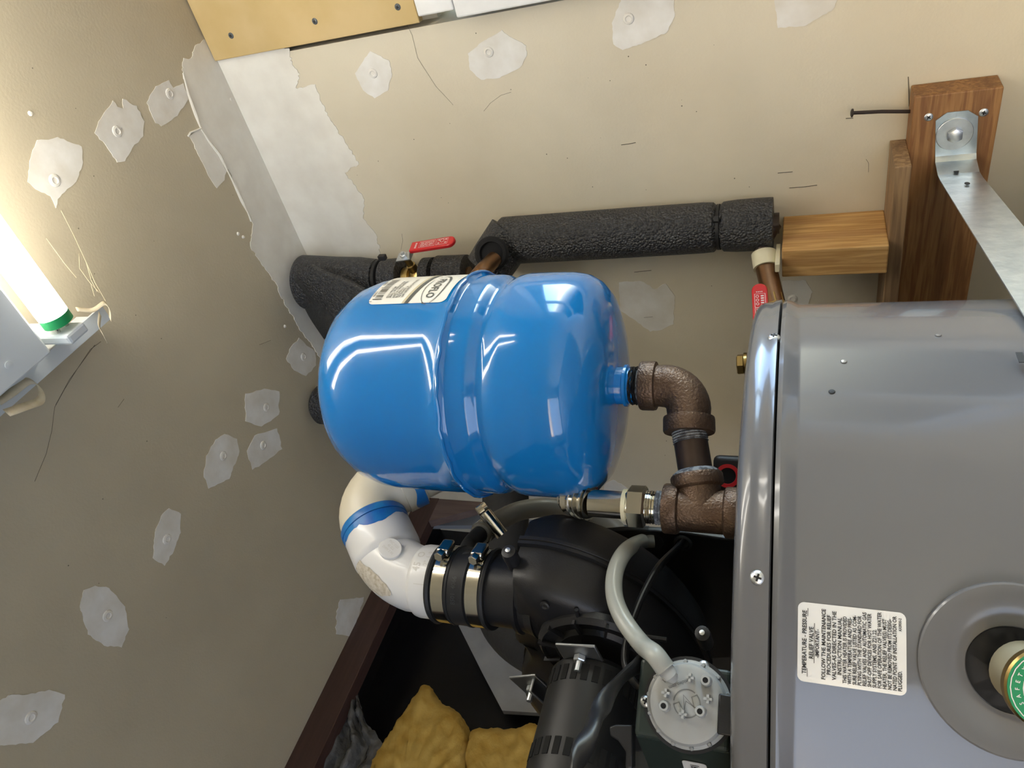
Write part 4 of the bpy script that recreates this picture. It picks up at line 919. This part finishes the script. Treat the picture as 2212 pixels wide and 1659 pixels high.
# cables
cb_ = thing('black_cable', oY(1475, 1172, .43), 'glossy black cable curving from the shroud grommet behind the pale hose', 'cable')
MB().tube(smoothpath([oY(1478, 1165, .432), oY(1462, 1185, .42), oD(1425, 1222, .63), oD(1395, 1272, .61), oD(1368, 1335, .595), oD(1352, 1395, .585), oD(1352, 1440, .58), oD(1372, 1475, .575), oD(1392, 1490, .58)], 8), .0048, 14, flat=.6).build('cable_body', M_BLACKM, cb_)
MB().lathe([(.0085, 0), (.0085, .003), (.0065, .004), (.0055, .002)], oY(1476, 1170, .431), (.3, -1, 0), 20).build('grommet', M_RUBBER, cb_)
cs = thing('cable_sleeve', oD(1300, 1530, .47), 'twisted black flat sleeve of motor wires crossing in front of the motor', 'cable')
sl = smoothpath([oD(1392, 1428, .56), oD(1350, 1458, .54), oD(1318, 1498, .51), oD(1292, 1540, .49), oD(1276, 1580, .475), oD(1255, 1625, .465), oD(1240, 1670, .46), oD(1228, 1720, .455)], 8)
b = MB(); ns_ = len(sl); rows = []
for i in range(ns_):
    T_ = (sl[min(i + 1, ns_ - 1)] - sl[max(i - 1, 0)]).normalized(); vv_ = (CAM - sl[i]); vv_ = (vv_ - T_ * vv_.dot(T_)).normalized(); ss = T_.cross(vv_); a = 1.1 * math.sin(i * .16) + .2
    e1 = ss * math.cos(a) + vv_ * math.sin(a); e2_ = vv_ * math.cos(a) - ss * math.sin(a)
    rows.append([sl[i] + e1 * .0062 * math.cos(k * math.pi / 7) + e2_ * .0034 * math.sin(k * math.pi / 7) for k in range(14)])
b.grid(rows, cu=True); b.build('sleeve', M_BLACKM, cs)

# black box with red ringed port
rb0 = oD(1580, 1020, .80)
rx = thing('control_box', V((rb0.x, rb0.y, HZ)), 'black plastic box with red ringed round port behind the heater rim', 'box')
nr = (CAM - rb0); nr.z = 0; nr.normalize(); tr = V((-nr.y, nr.x, 0))
pR = oP(1540, 982, rb0, nr); pL = oP(1540, 1068, rb0, nr); uu = (pR - rb0).dot(tr); ul = (pL - rb0).dot(tr); ztop = pR.z
MB().box(rb0 + tr * ((uu + ul) / 2) - nr * .02 + UP * ((HZ + ztop) / 2 - rb0.z), (uu - ul, .04, ztop - HZ), (tr, nr, UP)).build('case', M_BLACKP, rx, bevel=.006, bseg=3)
MB().box(rb0 + tr * (ul - .008) - nr * .015 + UP * ((HZ + ztop) / 2 - rb0.z), (.020, .04, ztop - HZ - .002), (tr, nr, UP)).build('lower_case', M_BLACKP, rx, bevel=.003)
pc_ = oP(1572, 1028, rb0, nr)
MB().lathe([(.0122, 0), (.0122, .0022), (.0085, .0022), (.008, .0002)], pc_, nr, 32).build('red_ring', M_RED, rx)
MB().lathe([(.0083, .0006), (.0001, .0006)], pc_, nr, 24).build('port', M_INK, rx)

# ================================================================== CEILING LIGHT
FZ = 2.247; kc = oZ(240, 690, FZ); FX0, FX1 = kc.x, .93; FY1 = kc.y; FY0 = FY1 - .31
lf = thing('strip_light', ((FX0 + FX1) / 2, (FY0 + FY1) / 2, FZ), 'white enamelled strip light with bare lit tubes fixed to the ceiling', 'light')
b = MB()
b.box(((FX0 + FX1) / 2, (FY0 + FY1) / 2, ZC - .006), (FX1 - FX0, .12, .010))
for x in (FX0 + .003, FX1 - .003): b.box((x, (FY0 + FY1) / 2, (ZC + FZ) / 2), (.004, FY1 - FY0, ZC - FZ - .002))
for x in (FX0 + .010, FX1 - .010): b.box((x, (FY0 + FY1) / 2, FZ + .001), (.018, FY1 - FY0, .003))
b.build('pan', M_FIX, lf, smooth=False)
YC = (FY0 + FY1) / 2 + .004; cvx = FX0 + .035
q = [V((cvx, YC + .066, ZC - .007)), V((cvx, YC + .044, 2.205)), V((cvx, YC - .044, 2.205)), V((cvx, YC - .066, ZC - .007))]
cv = MB().prism(q, (FX1 - FX0 - .07, 0, 0)).build('ballast_cover', M_FIX, lf, smooth=False, bevel=.002)
MB().lathe([(.004, 0), (.004, .0006), (.0001, .001)], (cvx + .018, YC + .002, 2.205), (0, 0, -1), 16).build('cover_screw', M_FIX, cv)
for yt in (.447, .300):
    MB().lathe([(.0130, 0), (.0150, .003), (.0150, FX1 - FX0 - .117), (.0130, FX1 - FX0 - .114)], (FX0 + .057, yt, 2.212), (1, 0, 0), 32).build('tube', M_TUBE, lf)
    for xe, s_ in ((FX0 + .057, -1), (FX1 - .057, 1)):
        MB().lathe([(.0151, -.004), (.0151, .006), (.0125, .0075)], (xe, yt, 2.212), (s_, 0, 0), 32).build('green_end_cap', M_GREEN, lf)
        MB().lathe([(.0022, .007), (.0022, .016)], (xe, yt + .006, 2.212), (s_, 0, 0), 10).lathe([(.0022, .007), (.0022, .016)], (xe, yt - .006, 2.212), (s_, 0, 0), 10).build('contact_pins', M_CHROME, lf)
        MB().box((xe + s_ * .020, yt, 2.236), (.012, .026, .082)).build('lamp_holder', M_FIX, lf, smooth=False, bevel=.003)
# masking tape scraps and cobwebs on the fixture
def ribbon(name, pts, wd, wdir, label, grp=None):
    pp = smoothpath(pts, 6); wv = V(wdir).normalized() * wd / 2
    o = MB().grid([[p - wv for p in pp], [p + wv for p in pp]]).build(name, M_TAPE, None, thick=.0004); return tag(o, label, 'tape', grp)
ribbon('masking_tape', [oZ(-5, 868, 2.240), oZ(28, 846, 2.242), oZ(58, 824, 2.243), oZ(78, 828, 2.235), oZ(90, 848, 2.225), oZ(86, 866, 2.218), oZ(60, 876, 2.212), oZ(14, 892, 2.208)], .011, (.5, .3, .8), 'peeling loop of masking tape hanging off the strip light rim')
ribbon('masking_tape', [oZ(165, 668, 2.243), oZ(200, 670, 2.242), oZ(225, 655, 2.243), oZ(236, 668, 2.238), oZ(238, 690, 2.234)], .008, (.3, .6, .7), 'crumpled masking tape stuck on the strip light corner')
ribbon('masking_tape', [oZ(216, 678, 2.242), oZ(214, 705, 2.236), oZ(222, 722, 2.232), oZ(229, 736, 2.228)], .006, (.8, .3, .2), 'short masking tape tail dangling from the strip light corner')
wbm = MB()
for l in ([(132, 455, 2.298), (160, 510, 2.28), (186, 566, 2.265), (205, 610, 2.255), (228, 650, 2.243)], [(171, 548, 2.28), (172, 580, 2.27), (192, 608, 2.262), (215, 632, 2.25)], [(186, 566, 2.265), (197, 605, 2.26), (210, 630, 2.25)], [(100, 515, 2.295), (140, 570, 2.28), (165, 600, 2.272)], [(196, 612, 2.258), (204, 640, 2.25)]):
    wbm.tube([oZ(x, y, z) for x, y, z in l], .00035, 5)
tag(wbm.build('cobweb', M_WEB), 'thin dusty cobweb strands between strip light corner and ceiling', 'cobweb', kind='stuff')

# ================================================================== OPEN STUD WALL CORNER (dark, behind)
q = [V((-1.158, .862, 2.299)), V((-1.158, .949, 2.299)), V((-1.158, .949, 2.10)), V((-1.158, .94, 2.125))]
tag(MB().prism(q, (-.02, 0, 0)).build('plywood_gusset', M_GUSS, smooth=False), 'brown triangular plywood gusset in the corner behind the cream elbow', 'board')
q = [oX(x, y, -1.205) for x, y in [(905, 1138), (1050, 1080), (1160, 1080), (1160, 1135), (925, 1135)]]
tag(MB().prism(q, (-.012, 0, 0)).build('board_offcut', M_GDRY, smooth=False), 'pale grey board offcut behind the smoky hose', 'board')
q = [oX(x, y, -1.205) for x, y in [(985, 1340), (1040, 1450), (1085, 1535), (1170, 1540), (1170, 1320)]]
tag(MB().prism(q, (-.012, 0, 0)).build('board_offcut', M_GDRY, smooth=False), 'mottled grey board behind the motor and dark rounded pipe', 'board')
dk = thing('pipe_insulation', oD(1090, 1200, 1.0), 'thick black foam pipe curving behind the coupling and motor', 'pipe insulation')
MB().tube(smoothpath([oD(1092, 1060, 1.02), oD(1092, 1120, 1.02), oD(1090, 1200, 1.02), oD(1100, 1290, 1.0), oD(1125, 1345, .99), oD(1190, 1385, .98), oD(1280, 1400, .97)], 7), [.034] * 22 + [.05] * 21, 32).build('foam_sleeve', mat('dusty_foam', (.022, .021, .020), .8, bump=.4, bs=200), dk)
# insulation batts
def rough_up(o, strength, size, lv=2):
    m = o.modifiers.new('s', 'SUBSURF'); m.levels = lv; m.render_levels = lv; m.subdivision_type = 'SIMPLE' if lv > 2 else 'CATMULL_CLARK'
    t = bpy.data.textures.new('clouds', 'CLOUDS'); t.noise_scale = size; t.noise_depth = 3
    d = o.modifiers.new('d', 'DISPLACE'); d.texture = t; d.strength = strength; d.mid_level = .5; d.texture_coords = 'LOCAL'; return o
def batt(name, outline, x0, depth, label, seed):
    rr = random.Random(seed); pts = jag(outline, 18, 2.5, seed); n = len(pts); c = (sum(p[0] for p in pts) / n, sum(p[1] for p in pts) / n); rows = []
    for s_, dx in ((1.0, -depth), (1.0, -.35 * depth), (.95, 0), (.8, .16 * depth), (.6, .22 * depth), (.4, .25 * depth), (.2, .26 * depth), (.08, .26 * depth)):
        rows.append([oX(c[0] + (x - c[0]) * s_, c[1] + (y - c[1]) * s_, x0) + V((dx + rr.uniform(-.003, .003) * (s_ > .5), rr.uniform(-.002, .002) * (s_ > .5), rr.uniform(-.002, .002) * (s_ > .5))) for x, y in pts])
    b = MB(); b.grid(rows, cu=True); b.f.append(tuple(range(len(b.v) - n, len(b.v)))); return tag(rough_up(b.build(name, M_FIB, None, ang=180), .014, .018), label, 'insulation', 'yellow batts in the stud wall')
batt('insulation_batt', [(914, 1464), (940, 1500), (990, 1535), (1008, 1570), (1000, 1640), (1000, 1950), (650, 1950), (790, 1655), (830, 1590), (870, 1530)], -1.185, .04, 'pointed yellow fiberglass batt rising beside the black bag', 1)
batt('insulation_batt', [(1005, 1572), (1050, 1562), (1100, 1568), (1145, 1552), (1200, 1560), (1220, 1950), (1005, 1950), (1003, 1640)], -1.175, .04, 'wide yellow fiberglass batt bulging beside the motor', 2)
# crumpled black bag
rr = random.Random(12); rows = []
ed0 = [(762, 1490), (735, 1530), (700, 1570), (665, 1610), (628, 1660), (560, 1800)]; ed1 = [(772, 1500), (790, 1560), (815, 1590), (830, 1610), (800, 1670), (700, 1850)]
for t_ in range(15):
    k = t_ / 14; i = k * 5; a = int(min(4, math.floor(i))); fr = i - a
    A0 = (ed0[a][0] + (ed0[a + 1][0] - ed0[a][0]) * fr, ed0[a][1] + (ed0[a + 1][1] - ed0[a][1]) * fr); B0 = (ed1[a][0] + (ed1[a + 1][0] - ed1[a][0]) * fr, ed1[a][1] + (ed1[a + 1][1] - ed1[a][1]) * fr)
    rows.append([oX(A0[0] + (B0[0] - A0[0]) * j / 18, A0[1] + (B0[1] - A0[1]) * j / 18, -1.19) + V((.016 * math.sin(j * 1.35 + math.sin(t_ * .5) * 1.5) * math.sin(math.pi * j / 18) + rr.uniform(-.005, .005), 0, 0)) for j in range(19)])
tag(rough_up(MB().grid(rows).build('plastic_bag', M_BAG, None, ang=180), .014, .026), 'crumpled shiny black plastic bag tucked beneath the stained top plate', 'bag')
